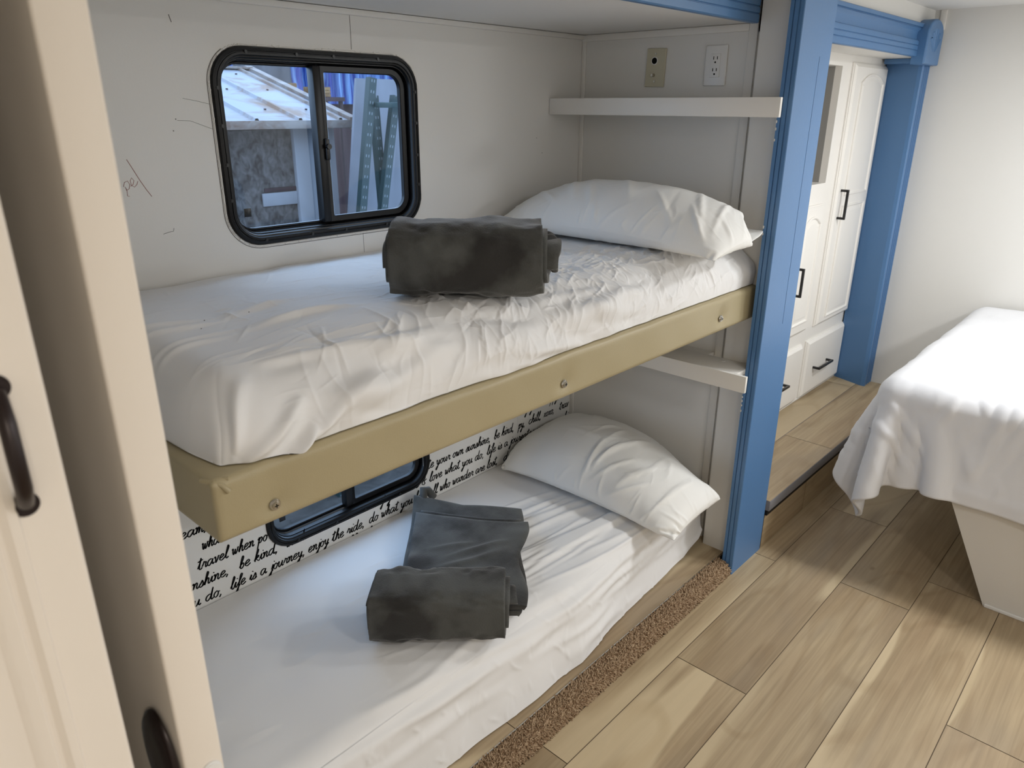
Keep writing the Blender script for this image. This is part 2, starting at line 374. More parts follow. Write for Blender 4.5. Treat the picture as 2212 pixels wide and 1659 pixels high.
# fluted jamb at the right of the wardrobe and its wide reveal
jx0, jx1 = 3.872, X_RIGHT
loop = [(jx0, 1.10)]
n = 4
loop += [(jx0, 1.084), (jx0+.004, 1.08)]
for k in range(3):
    a = jx0+.018+k*.026
    loop += [(a, 1.08), (a+.003, 1.089), (a+.010, 1.094), (a+.017, 1.089), (a+.020, 1.08)]
loop += [(jx1-.003, 1.08), (jx1, 1.083), (jx1, 1.10)]
jamb = MB().loft([[Vector((x, y, z)) for x, y in loop] for z in (.206, 1.80)], True, True).build('trim_5', M['blue'], None, 25)
tag(jamb, 'blue fluted door jamb in the corner by the bed wall', 'trim', kind='structure')
rev = MB().loft([[Vector(p) for p in ((jx0, 1.10, z), (jx0+.055, 1.255, z), (X_RIGHT, 1.255, z), (X_RIGHT, 1.10, z))] for z in (.206, 1.7735)], True, True).build('trim_6', M['blue'], None, 25)
tag(rev, 'wide blue reveal panel beside the tall wardrobe door', 'trim', kind='structure')
MB().box(jx0-.002, jx0+.05, 1.10, 1.25, 1.752, 1.773, .002).build('top_strip', M['blue'], rev)
# corner block with a carved fan
cb = MB()
bx0, bx1, bz0, bz1, by0, by1 = 3.742, 3.958, 1.742, 1.925, 1.045, 1.10
cxm, rr = (bx0+bx1)/2, (bx1-bx0)/2
def arch(y, ins=0):
    pts = [(bx0+ins, bz0+ins), (bx1-ins, bz0+ins), (bx1-ins, bz1-.06)]
    pts += [(cxm+(rr-ins)*math.cos(math.radians(a)), bz1-.06+(.06-ins)*math.sin(math.radians(a))) for a in range(15, 180, 15)]
    pts += [(bx0+ins, bz1-.06)]
    return [Vector((x, y, z)) for x, z in pts]
cb.loft([arch(by1), arch(by0+.006), arch(by0+.002, .002), arch(by0, .006)], True, True)
blk = cb.build('trim_7', M['blue'], None, 25); tag(blk, 'blue arched corner block carved with a fan', 'trim', kind='structure')
fan = MB()
for k in range(6):
    a = math.radians(52+76*k/5)
    p0 = Vector((cxm+.004*math.cos(a), by0-.0005, bz0+.035)); L = .088+.022*math.sin(math.pi*k/5)
    d = Vector((math.cos(a)*1.1, 0, math.sin(a))); 
    e1 = p0+d*L*.25; e2 = p0+d*L; s_ = Vector((-d.z, 0, d.x)).normalized()
    fan.loft([[e1-s_*.001+Vector((0, .0004, 0)), e1+Vector((0, -.001, 0)), e1+s_*.001+Vector((0, .0004, 0))], [e2-s_*.0055+Vector((0, .0004, 0)), e2+Vector((0, -.0045, 0)), e2+s_*.0055+Vector((0, .0004, 0))]], False)
fan.build('fan_carving', M['blue'], blk, 25)

# ---------------------------------------------------------------- bunk slide floor and wardrobe step
Q = []; planks(Q, .14, X_END, .99, Y_BACK, .04, [(.79, 1.012+.1), (1.112, 1.335), (1.335, 1.56), (1.56, 1.79)], [1.094, 1.7, .9, 1.5])
sf = plank_obj('floor_bunk', Q, M['wood']); tag(sf, 'raised plank floor under the lower bunk', 'floor', kind='structure')
MB().box(.14, X_END, .985, Y_BACK, .0, .0388).build('underlay', mat('underlay', lin(98, 82, 62), .8), sf)
Q = []; planks(Q, 2.39, X_RIGHT, .9125, 1.27, .206, [(.90, 1.124), (1.124, 1.348)], [3.0, 2.6])
st = plank_obj('floor_step', Q, M['wood']); tag(st, 'raised plank step in front of the white wardrobe', 'floor', kind='structure')
MB().box(2.39, X_RIGHT, .912, 1.27, .165, .2045, .001).build('edge_strip', M['slide'], st)
MB().box(2.39, X_RIGHT, .918, 1.25, .145, .165).build('seal', M['rubber'], st)
Q = []; planks(Q, 2.39, X_RIGHT, -.0, .147, .0, [(0, .147)], [2.78], .55)
rs = plank_obj('riser', Q, M['wood'], st, vertical=.926)
MB().box(2.39, X_RIGHT, .9275, .96, 0, .147).build('riser_core', mat('riser_core', lin(98, 82, 62), .8), st)

# ---------------------------------------------------------------- windows
def make_window(name, q, label):
    x0, x1, z0, z1 = q; Y = Y_BACK
    r = .086
    def ringset(rows):     # rows of (inset, y)
        return [rrect(x0+i, x1-i, z0+i, z1-i, max(r-i, .012), y, 8) for i, y in rows]
    fr = MB().loft(ringset([(0, Y+.002), (.0, Y-.004), (.003, Y-.008), (.010, Y-.009), (.011, Y-.007), (.0125, Y-.007), (.0135, Y-.009), (.019, Y-.009), (.021, Y-.005), (.0245, Y-.004), (.027, Y+.004), (.029, Y+.004), (.030, Y+.020), (.033, Y+.022), (.033, Y+.044)]))
    root = fr.build(name, M['blackplastic'], None, 30)
    tag(root, label, 'window', kind='structure')
    # fixed (left) and sliding (right) panes in their own rims
    xm = x0+.297
    def rim(nm, a, b, y, wdt, rl, rr):
        def rr_(i, yy):
            pts = []
            X0, X1, Z0, Z1 = a+i, b-i, z0+.033+i, z1-.033-i
            for cx, cz, a0, rad in ((X1, Z1, 0, rr), (X0, Z1, 90, rl), (X0, Z0, 180, rl), (X1, Z0, 270, rr)):
                rad = max(rad-i, .004)
                ox = cx-rad if a0 in (0, 270) else cx+rad; oz = cz-rad if a0 in (0, 90) else cz+rad
                for k in range(7):
                    an = math.radians(a0+15*k); pts.append(Vector((ox+rad*math.cos(an), yy, oz+rad*math.sin(an))))
            return pts
        f = MB().loft([rr_(0, y+.012), rr_(0, y), (rr_(.002, y-.002)), rr_(wdt-.002, y-.002), rr_(wdt, y), rr_(wdt, y+.012)]).build(nm, M['blackplastic'], root, 30)
        g = MB(); g.bm.faces.new([g.bm.verts.new(v) for v in rr_(wdt-.001, y+.006)]); g.build('pane', M['glass'], f)
        return f
    rim('fixed_sash', x0+.033, xm+.012, Y+.030, .006, .053, .006)
    s2 = rim('sliding_sash', xm+.004, x1-.033, Y+.014, .017, .006, .053)
    MB().box(xm-.014, xm+.010, Y+.010, Y+.040, z0+.034, z1-.034, .003).build('centre_bar', M['blackplastic'], root)
    MB().box(xm+.004, xm+.016, Y+.002, Y+.014, (z0+z1)/2-.035, (z0+z1)/2+.02, .003).cyl((xm+.010, Y+.001, (z0+z1)/2), (0, 1, 0), .007, .012, 16).build('latch', M['black'], root)
    MB().box(x0+.062, x0+.082, Y+.033, Y+.0355, z0+.068, z0+.090, .0012).build('sticker', M['black'], root)
    for fx in (.15, .37, .545, .775):
        for zz in (z0+.0125, z1-.0125):
            b = MB().cyl((x0+(x1-x0)*fx, Y-.0095, zz), (0, 1, 0), .0042, .003, 12, bev=.0008)
            b.build('screw', M['black'], root)
    for fz in (.25, .43, .62, .8):
        for xx in (x0+.0125, x1-.0125):
            MB().cyl((xx, Y-.0095, z0+(z1-z0)*fz), (0, 1, 0), .0042, .003, 12, bev=.0008).build('screw', M['black'], root)
    return root
w1 = make_window('window_1', WIN[0], 'black framed sliding window above the upper mattress')
w2 = make_window('window_2', WIN[1], 'black framed sliding window behind the lower bunk')
# ragged white sealant bead around the upper window
bead = MB(); base = rrect(WIN[0][0]-.003, WIN[0][1]+.003, WIN[0][2]-.004, WIN[0][3]+.003, .09, Y_BACK-.001, 14)
for k in range(len(base)):
    if rng.random() < .12: continue
    a, b = base[k], base[(k+1) % len(base)]; L = (b-a).length; nseg = max(1, int(L/.02))
    for i in range(nseg):
        p, q = a.lerp(b, i/nseg), a.lerp(b, (i+1)/nseg)
        j = Vector((rng.normal(0, .0009), 0, rng.normal(0, .0009)))
        bead.tube([p+j, (p+q)/2-j, q+j], .0011+.0013*rng.random(), 5)
bead.build('sealant', M['white'], w1)
hl = MB(); o2 = rrect(WIN[0][0]-.0075, WIN[0][1]+.005, WIN[0][2]-.008, WIN[0][3]+.005, .094, Y_BACK-.0005, 14)
hl.tube(o2[20:50], .0008, 5); hl.tube(o2[2:12], .0005, 5); hl.build('cut_line', M['graphite'], w1)

# ---------------------------------------------------------------- wallpaper with lettering
wpap = wall_with_holes('wallpaper', .15, 2.246, .2, .93, Y_BACK-.0014, Y_BACK-.0002, [lambda y: rrect(WIN[1][0]+.012, WIN[1][1]-.012, WIN[1][2]+.012, WIN[1][3]-.012, .075, y)], M['paper'])
wpap.parent = wall_back
MB().box(1.931, 1.9318, Y_BACK-.0018, Y_BACK-.0012, .25, .93).box(1.452, 1.4527, Y_BACK-.0018, Y_BACK-.0012, .25, .93).build('paper_seam', mat('paper_seam', lin(196, 196, 195), .6, .3), wpap)
GL = {
'a': (110, '80,85 55,100 20,80 8,35 25,2 50,12 78,58 88,95|88,95 80,40 92,5 115,25'),
'b': (80, '0,20 30,90 52,165 50,200 35,195 22,130 15,60 18,5 40,0 62,30 60,75 42,80 30,60'),
'c': (82, '75,80 55,100 25,85 8,45 20,5 45,0 80,25'),
'd': (112, '78,85 55,100 20,78 8,35 22,2 48,10 75,60 100,200|100,200 82,60 82,10 95,0 115,20'),
'e': (88, '10,40 45,50 70,75 60,98 35,92 12,55 15,15 38,0 62,8 90,30'),
'f': (55, '0,20 40,90 75,180 62,205 45,170 32,60 18,-60 5,-100 -5,-85 20,-20 50,30'),
'g': (100, '78,85 55,100 20,78 8,35 22,2 48,12 78,60 85,95|85,95 60,0 25,-90 5,-95 12,-55 60,0 100,25'),
'h': (86, '0,20 35,110 55,185 42,205 30,150 15,50 10,0|10,0 25,60 50,98 65,85 58,35 65,2 88,20'),
'i': (48, '0,20 28,95 20,40 28,2 50,20|42,138 47,152'),
'j': (50, '22,20 45,98 38,40 20,-50 0,-100 -15,-85 10,-40 50,10|58,138 63,152'),
'k': (85, '0,20 35,110 55,185 42,205 30,150 15,50 10,0|14,45 40,80 62,95 60,70 25,50|25,50 50,15 68,0 85,15'),
'l': (58, '0,20 40,110 60,180 48,205 35,165 20,60 25,5 45,0 62,20'),
'm': (112, '0,80 18,100 20,60 10,0|10,0 30,75 48,98 52,70 44,0|44,0 62,75 82,98 86,60 84,10 96,0 115,20'),
'n': (90, '0,80 18,100 22,60 12,0|12,0 32,70 55,98 66,80 58,25 68,0 92,22'),
'o': (85, '50,100 20,80 8,40 22,5 48,5 68,45 62,85 45,98|60,80 92,76'),
'p': (85, '0,60 25,100 20,40 0,-95|10,0 30,70 58,98 70,65 52,15 25,5'),
'r': (78, '0,30 22,75 28,105 40,88 62,88 55,45 58,5 82,20'),
's': (70, '0,20 32,70 45,105|45,105 58,50 45,5 15,0 6,18|45,5 75,22'),
't': (66, '0,20 30,100 45,185|45,185 25,60 28,5 50,2 70,22|-5,128 75,150'),
'u': (98, '0,70 15,98 10,40 20,2 45,15 68,70 74,98|74,98 66,30 78,2 100,22'),
'v': (80, '0,80 18,98 25,50 28,2 55,50 68,98 85,90'),
'w': (108, '0,80 15,98 15,40 25,2 45,45 52,90|52,90 50,30 62,2 85,50 95,100 110,92'),
'x': (85, '5,95 25,85 45,20 70,5 85,20|75,100 45,55 10,0'),
'y': (90, '0,75 18,98 15,45 28,10 52,30 75,95|75,95 55,0 25,-85 5,-95 10,-60 60,-5 90,20'),
',': (34, '16,18 20,0 4,-32'), "'": (26, '18,200 6,150'), ' ': (62, ''),
'&': (120, '90,25 62,0 25,10 12,45 30,80 65,120 70,165 45,175 30,140 50,80 85,10|55,70 110,98'),
}
def catmull(P, n=6):
    P = [Vector(p) for p in P]
    if len(P) < 3: return [P[0].lerp(P[-1], k/n) for k in range(n+1)]
    Q = [2*P[0]-P[1]]+P+[2*P[-1]-P[-2]]; out = []
    for i in range(1, len(Q)-2):
        a, b, c, d = Q[i-1:i+3]
        for k in range(n):
            t = k/n
            out.append(.5*((2*b)+(-a+c)*t+(2*a-5*b+4*c-d)*t*t+(-a+3*b-3*c+d)*t**3))
    return out+[P[-1]]
def write(bm, text, x0, x1, z, h=.0178, y=Y_BACK-.0021):
    tot = sum(GL[ch][0] for ch in text)/100
    sx = (x1-x0)/tot; pen = x0
    for ch in text:
        adv, st = GL[ch]
        for stroke in [q for q in st.split('|') if q]:
            pts = [tuple(float(v)/100 for v in q.split(',')) for q in stroke.split()]
            pts = [(pen+(a*1.0)*sx+b*h*.20, z+b*h) for a, b in pts]
            C = catmull(pts); L, R = [], []
            for i, p in enumerate(C):
                d = (C[min(i+1, len(C)-1)]-C[max(i-1, 0)]);
                if d.length < 1e-9: d = Vector((1, 0))
                d.normalize(); nrm = Vector((-d.y, d.x))
                wdt = h*(.062+.062*abs(d.x*.64+d.y*.77))
                if i in (0, len(C)-1): wdt *= .6
                L.append(bm.verts.new((p.x+nrm.x*wdt, y, p.y+nrm.y*wdt))); R.append(bm.verts.new((p.x-nrm.x*wdt, y, p.y-nrm.y*wdt)))
            for i in range(len(C)-1):
                try: bm.faces.new((L[i], R[i], R[i+1], L[i+1]))
                except ValueError: pass
        pen += adv/100*sx
LINES = [
('u do,', .628, .708, .284), ('life is a journey,', .734, .972, .284), ('enjoy the ride,', .985, 1.193, .284), ('do what you le', 1.213, 1.437, .286),
('all who wander are lost,', 1.470, 1.816, .281), ("don't", 1.850, 1.932, .280), ('ve & love what you do,', 1.942, 2.236, .268),
('unshine,', .612, .735, .336), ('be kind,', .768, .887, .336), ('wander', .917, 1.0, .336), ('enjoy', 1.235, 1.31, .336), ('ve & love what you do,', 1.395, 1.742, .336), ('life is a jou', 1.760, 1.932, .338), ('reate your own sunshi', 1.934, 2.244, .336),
('travel when po', .655, .862, .389), ('te your own sunshine,', 1.470, 1.778, .388), ('be kind,', 1.800, 1.907, .389), ('py,', 1.935, 1.972, .388), ('chill,', 1.995, 2.068, .388), ('xoxo,', 2.086, 2.150, .390), ('trav', 2.185, 2.244, .392),
('what', .675, .735, .444), ('enjoy', 1.945, 2.02, .444), ('happy,', 2.09, 2.18, .444), ('be kind', 1.56, 1.70, .444),
('dream,', .585, .695, .497), ('to travel', .50, .60, .444), ('live', 1.205, 1.27, .236), ('& dream', 1.275, 1.40, .236), ('all', 1.10, 1.16, .236),
]
for t_, a, b, z in LINES:
    bm = bmesh.new(); write(bm, t_, a, b, z)
    bmesh.ops.recalc_face_normals(bm, faces=bm.faces)
    me = bpy.data.meshes.new('lettering'); bm.to_mesh(me); bm.free()
    mesh_obj('lettering', me, M['ink'], wpap)

# ---------------------------------------------------------------- shelves, wall plates
sh = MB().box(2.086, X_END-.0455, .967, Y_BACK-.002, 1.578, 1.588, .001).box(2.083, 2.096, .926, Y_BACK-.002, 1.536, 1.5885, .0015).box(2.10, X_END-.0455, .967, Y_BACK-.002, 1.566, 1.578)
sh = sh.build('wall_shelf', M['white']); tag(sh, 'white shelf with a deep front lip above the upper pillow', 'shelf')
MB().box(X_END-.0455, X_END-.007, 1.13, Y_BACK-.019, 1.57, 1.587).build('back_board', M['white'], sh)
s2 = MB().box(2.094, X_END-.0455, .967, Y_BACK-.002, .752, .768, .001).box(2.083, 2.095, .926, Y_BACK-.002, .716, .771, .0015).build('wall_shelf', M['white'])
tag(s2, 'low white shelf with raised lip under the upper bunk board', 'shelf')
MB().box(X_END-.0455, X_END-.007, 1.13, Y_BACK-.019, .752, .768).build('back_board', M['white'], s2)
MB().cyl((2.19, 1.06, .7685), (0, 0, 1), .008, .002, 12).build('sealant_dab', M['plate'], s2)
XE = X_END
def plate(name, yc, zc, wy, hz, mt, label, cat):
    r = Matrix.Translation((XE-.003, yc, zc))
    o = MB().box(XE-.0065, XE-.0002, yc-wy/2, yc+wy/2, zc-hz/2, zc+hz/2, .003, 3).build(name, mt); return tag(o, label, cat)
po = plate('power_outlet', 1.228, 1.683, .074, .117, M['plate'], 'white double power outlet high on the bunk end wall', 'outlet')
MB().box(XE-.0085, XE-.006, 1.228-.017, 1.228+.017, 1.683-.034, 1.683+.034, .0012).build('receptacle', M['plate'], po)
for dz in (.0175, -.0165):
    for dy in (-.0062, .0062):
        MB().box(XE-.0089, XE-.0083, 1.228+dy-.0012, 1.228+dy+.0012, 1.683+dz, 1.683+dz+.009).build('slot', M['hole'], po)
    MB().cyl((XE-.0086, 1.228, 1.683+dz-.008), (1, 0, 0), .0028, .0006, 12).build('slot', M['hole'], po)
cp = MB().box(-.0031, .0031, -.036, .036, -.0585, .0585, .0012, 1, Matrix.Translation((XE-.0034, 1.446, 1.683)) @ Matrix.Rotation(math.radians(1.5), 4, 'X')).build('cable_plate', M['ivory'])
tag(cp, 'worn ivory cable plate with a round hole beside the white outlet', 'wall plate')
MB().cyl((XE-.0075, 1.449, 1.704), (1, 0, 0), .0125, .003, 24, bev=.0008).build('grommet', M['plate'], cp)
MB().cyl((XE-.0088, 1.449, 1.704), (1, 0, 0), .0098, .0012, 24).build('hole', M['hole'], cp)
MB().cyl((XE-.010, 1.450, 1.660), (1, 0, 0), .0058, .008, 6).cyl((XE-.016, 1.450, 1.660), (1, 0, 0), .0042, .008, 16).build('coax_connector', M['steel'], cp)
for z in (1.725, 1.641): MB().cyl((XE-.0072, 1.446, z), (1, 0, 0), .0035, .002, 12, bev=.0006).build('screw', M['steel'], cp)

# ---------------------------------------------------------------- upper bunk board
def bunk_board():
    z0, z1, yf, yb, r = .925, 1.034, .985, 1.744, .014
    prof = []
    def arc(cy, cz, a0, a1, n=5): return [(cy+r*math.cos(math.radians(a0+(a1-a0)*k/n)), cz+r*math.sin(math.radians(a0+(a1-a0)*k/n))) for k in range(n+1)]
    front = [(yf, z0+r+(z1-z0-2*r)*k/14) for k in range(1, 14)]
    prof = arc(yf+r, z0+r, 270, 180)+front+arc(yf+r, z1-r, 180, 90)+[(yb, z1), (yb, z0)]
    prof = np.array(prof)
    xs = np.concatenate([[.409, .4095, .411, .416], np.linspace(.424, 2.214, 170)])
    ins = np.concatenate([[.010, .006, .0025, 0], np.zeros(170)])
    P = np.zeros((len(prof), len(xs), 3))
    for j, (x, i) in enumerate(zip(xs, ins)):
        P[:, j, 0] = x
        P[:, j, 1] = np.clip(prof[:, 0], yf+i, yb); P[:, j, 2] = np.clip(prof[:, 1], z0+i, z1-i)
    fm = (P[:, :, 1] < yf+.004)
    for sx in SCREWS:
        d2 = (P[:, :, 0]-sx)**2/1.6+(P[:, :, 2]-SZ(sx))**2
        P[:, :, 1] += fm*(.0075*np.exp(-d2/.022**2))
        d3 = (P[:, :, 0]-sx-.01)**2/.03**2+(P[:, :, 2]-.985)**2/.03**2
        P[:, :, 1] += fm*(.004*np.exp(-d3))
    P[:, :, 1] += fm*.0012*np.sin(P[:, :, 0]*9+P[:, :, 2]*30)*np.sin(P[:, :, 0]*23)
    o = grid_obj('bunk_board', P, M['vinyl'], closed_u=True, flip=True)
    bm = bmesh.new(); bm.from_mesh(o.data)
    bm.verts.ensure_lookup_table(); n, m = P.shape[:2]
    bm.faces.new([bm.verts[i*m] for i in range(n)]); bm.faces.new([bm.verts[i*m+m-1] for i in range(n)][::-1])
    bmesh.ops.recalc_face_normals(bm, faces=bm.faces); bm.to_mesh(o.data); bm.free()
    return o
SCREWS = (.507, 1.250, 1.996); SZ = lambda x: .955+.008*(x-.5)
bb = bunk_board(); tag(bb, 'tan vinyl covered bunk board under the upper mattress', 'bunk board')
for sx in SCREWS:
    s = MB().cyl((sx, .9885, SZ(sx)), (0, -1, 0), .0105, .003, 24, .0085, bev=.0006).cyl((sx, .986, SZ(sx)), (0, -1, 0), .0068, .004, 24, .0055, bev=.0008).build('screw', M['steel'], bb)
    MB().box(sx-.0035, sx+.0035, .9835, .9842, SZ(sx)-.0007, SZ(sx)+.0007).box(sx-.0007, sx+.0007, .9835, .9842, SZ(sx)-.0035, SZ(sx)+.0035).build('cross_slot', M['hole'], s)
tk = MB().tube([(.409, 1.02, 1.026), (.414, .997, 1.029), (.425, .986, 1.024), (.432, .982, 1.012)], .0045, 8).tube([(.414, 1.03, 1.0295), (.425, 1.0, 1.0305), (.438, .990, 1.029)], .004, 8).build('corner_tuck', M['vinyl'], bb, 60)

# ---------------------------------------------------------------- cloth helpers
def sstep(x, a, b):
    t = np.clip((x-a)/(b-a), 0, 1); return t*t*(3-2*t)
def creases(U, V, segs):
    """sum of crease ridges; segs: (u0,v0,u1,v1,width,height,sharp)"""
    H = np.zeros_like(U); us, vs = U[:, 0], V[0, :]
    for u0, v0, u1, v1, wd, h, sharp in segs:
        pad = wd*4
        i0, i1 = np.searchsorted(us, min(u0, u1)-pad), np.searchsorted(us, max(u0, u1)+pad)
        j0, j1 = np.searchsorted(vs, min(v0, v1)-pad), np.searchsorted(vs, max(v0, v1)+pad)
        if i1-i0 < 2 or j1-j0 < 2: continue
        A, B = U[i0:i1, j0:j1], V[i0:i1, j0:j1]
        dx, dy = u1-u0, v1-v0; L2 = dx*dx+dy*dy+1e-12
        t = np.clip(((A-u0)*dx+(B-v0)*dy)/L2, 0, 1)
        d = ((A-u0)*dy-(B-v0)*dx)/math.sqrt(L2)
        bend = (.12 if sharp else .05)*math.sqrt(L2)*np.sin(t*math.pi)*((hash((round(u0, 4), round(v0, 4))) % 100)/50-1)
        d = d-bend
        ea = np.hypot(A-u0-t*dx, B-v0-t*dy); d = np.where((t <= 0) | (t >= 1), np.maximum(np.abs(d), ea), np.abs(d)) if True else d
        prof = np.exp(-np.abs(d)/wd*1.3) if sharp else np.exp(-(d/wd)**2)
        H[i0:i1, j0:j1] += h*prof*np.sin(np.clip(t, .03, .97)*math.pi)**.8
    return H
def normals(P):
    du = np.gradient(P, axis=0); dv = np.gradient(P, axis=1)
    n = np.cross(du, dv); return n/(np.linalg.norm(n, axis=2, keepdims=True)+1e-12)
def vnoise(U, V, f, seed):
    """smooth value noise on the plane"""
    g = np.random.default_rng(seed).normal(0, 1, (64, 64)); a = U*f; b = V*f
    i = np.floor(a).astype(int); j = np.floor(b).astype(int); fa = a-i; fb = b-j
    fa = fa*fa*(3-2*fa); fb = fb*fb*(3-2*fb); i %= 64; j %= 64; i2 = (i+1) % 64; j2 = (j+1) % 64
    return (g[i, j]*(1-fa)+g[i2, j]*fa)*(1-fb)+(g[i, j2]*(1-fa)+g[i2, j2]*fa)*fb
def rand_segs(n, ur, vr, lr, wr, hr, ang=(0, math.pi), sharp=True, g=None):
    g = g or rng; S = []
    for _ in range(n):
        u, v = g.uniform(*ur), g.uniform(*vr); a = g.uniform(*ang); L = g.uniform(*lr)
        S.append((u, v, u+L*math.cos(a), v+L*math.sin(a), g.uniform(*wr), g.choice([-.6, 1, 1])*g.uniform(*hr), sharp))
    return S

# ---------------------------------------------------------------- upper mattress under a fitted sheet
def fold_line(pts, wd, h):
    return [(pts[i][0], pts[i][1], pts[i+1][0], pts[i+1][1], wd, h, False) for i in range(len(pts)-1)]
def upper_sheet():
    zt, drop = 1.172, .150
    xa, xb, ya, yb = .428, 2.212, 1.002, 1.744
    RX, RY = .10, .155
    def prof(a, b, R, side, n_flat, n_r):
        """positions and drops along one axis with a rounded shoulder at the low end"""
        th = np.linspace(math.pi/2, 0, n_r)
        x = a+R-R*np.sin(th)**.85; d = 1-np.cos(th)**.85
        fl = np.linspace(a+R, b, n_flat)[1:]
        return np.concatenate([x, fl]), np.concatenate([d, np.zeros(n_flat-1)])
    xs, dx = prof(xa, xb, RX, 0, 760, 40); ys, dy = prof(ya, yb, RY, 0, 230, 110)
    X, Yv = np.meshgrid(xs, ys, indexing='ij'); DX, DY = np.meshgrid(dx, dy, indexing='ij')
    D = np.minimum((DX**2.6+DY**2.6)**(1/2.6), 1.0)
    ax_, ay_ = np.maximum(xa+RX-X, 0)/RX, np.maximum(ya+RY-Yv, 0)/RY
    sc_ = np.where((ax_ > 0) & (ay_ > 0), np.maximum(ax_, ay_)/(np.hypot(ax_, ay_)+1e-9), 1.0); sc_ = 1-(1-sc_)*.55
    X = np.where(ax_ > 0, xa+RX-ax_*RX*sc_, X); Yv = np.where(ay_ > 0, ya+RY-ay_*RY*sc_, Yv)
    # corner rounding in plan
    Z = zt-drop*D
    Z += .004*vnoise(X, Yv, 4, 3)*(1-D) - .010*sstep(Yv, 1.62, 1.744) - .006*sstep(X, .9, .5)*(1-D)
    P = np.stack([X, Yv, Z], -1)
    # shoulder is slacker and fuller in the middle of the run
    bul = np.exp(-((D-.55)/.3)**2)*(DY > .02)
    P[:, :, 1] -= .010*bul*(1+.5*np.sin(X*6))*(P[:, :, 1] < 1.14)
    P[:, :, 1] = np.maximum(P[:, :, 1], 1.000-.006*bul)
    g = np.random.default_rng(11)
    # unrolled coordinate across the bed
    arc = np.concatenate([[0], np.cumsum(np.hypot(np.diff(ys), np.diff(dy*drop)))]); arc = arc-np.interp(1.157, ys, arc)
    arcx = np.concatenate([[0], np.cumsum(np.hypot(np.diff(xs), np.diff(dx*drop)))]); arcx = arcx-np.interp(.9, xs, arcx)+.9
    U, V = np.meshgrid(arcx, 1.157+arc, indexing='ij')
    vmin = V[0, 0]
    S = []
    # long soft folds towards the foot, flat strips between two sharp lines
    for (p, q, r_) in (((.40, 1.43), (.62, 1.372), (.83, 1.392)), ((.40, 1.395), (.62, 1.345), (.80, 1.378)),
                       ((.44, 1.25), (.60, 1.250), (.90, 1.243)), ((.43, 1.275), (.62, 1.275), (.88, 1.262)), ((.55, 1.10), (.74, 1.06), (.95, 1.06))):
        for a, b in ((p, q), (q, r_)): S.append((a[0], a[1], b[0], b[1], .011, .0045, False))
    S += rand_segs(80, (.45, .95), (1.10, 1.70), (.06, .22), (.0035, .007), (.0006, .0016), (-.15, .25), True, g)
    S += rand_segs(70, (.55, 1.6), (1.2, 1.72), (.05, .16), (.0035, .006), (.0006, .0017), (0, math.pi), True, g)
    # dense crumpling over the front and towards the pillow
    S += rand_segs(270, (.95, 2.05), (vmin+.02, 1.22), (.03, .11), (.004, .0075), (.0015, .0038), (.2, 1.9), True, g)
    S += rand_segs(150, (1.25, 1.95), (1.02, 1.45), (.03, .10), (.0035, .006), (.0012, .0030), (0, math.pi), True, g)
    S += rand_segs(110, (1.35, 1.92), (1.08, 1.32), (.05, .14), (.004, .007), (.0015, .0036), (-.3, .5), True, g)
    S += rand_segs(420, (1.0, 2.12), (vmin+.01, 1.25), (.02, .08), (.0024, .0045), (.0008, .0022), (.1, 2.6), True, g)
    S += rand_segs(160, (.5, 1.2), (vmin+.02, 1.65), (.03, .13), (.0024, .0042), (.0005, .0013), (-.25, .45), True, g)
    S += rand_segs(40, (.55, 1.5), (vmin+.02, 1.08), (.10, .30), (.012, .022), (.003, .007), (-.35, .15), False, g)
    S += rand_segs(45, (.6, 1.3), (vmin, 1.1), (.06, .18), (.005, .009), (.0015, .0035), (.6, 1.7), True, g)
    # bunched folds at the foot corner
    for (a, b, c_, d, w_, h) in ((.46, vmin+.01, .60, vmin+.10, .012, .012), (.50, vmin-.0, .66, vmin+.06, .010, .010), (.44, vmin+.03, .52, vmin+.16, .013, .010),
                                 (.53, vmin, .60, vmin+.05, .007, .014), (.56, vmin+.02, .78, vmin+.10, .016, .009), (.62, vmin+.03, .95, vmin+.11, .018, .008)):
        S.append((a, b, c_, d, w_, h, False))
    H = creases(U, V, S)*1.35
    H += .0012*vnoise(U, V, 14, 5)+.0008*vnoise(U, V, 38, 6)*sstep(U, .8, 1.4)
    H *= sstep(P[:, :, 1], .99, 1.003)*.4+.6
    N = normals(P); N[N[:, :, 2] < 0] *= -1 if N[5, -5, 2] < 0 else 1
    if N[300, 200, 2] < 0: N = -N
    P2 = P+N*H[:, :, None]
    P2[:, :, 2] = np.maximum(P2[:, :, 2], 1.0362)
    # skirt tucked below the top of the board
    return P2
P = upper_sheet()
mt = MB().box(.46, 2.2, 1.03, 1.738, 1.0355, 1.125, .03, 3).build('mattress', M['sheet'])
tag(mt, 'thin mattress in a wrinkled white fitted sheet on the tan upper bunk board', 'mattress')
grid_obj('fitted_sheet', P, M['sheet'], mt)
for x, y in ((.57, 1.31), (.60, 1.36), (.79, 1.33), (.69, 1.355)):
    MB().cyl((x, y, 1.1735), (0, 0, 1), .0013, .001, 8).build('lint_speck', M['graphite'], mt)

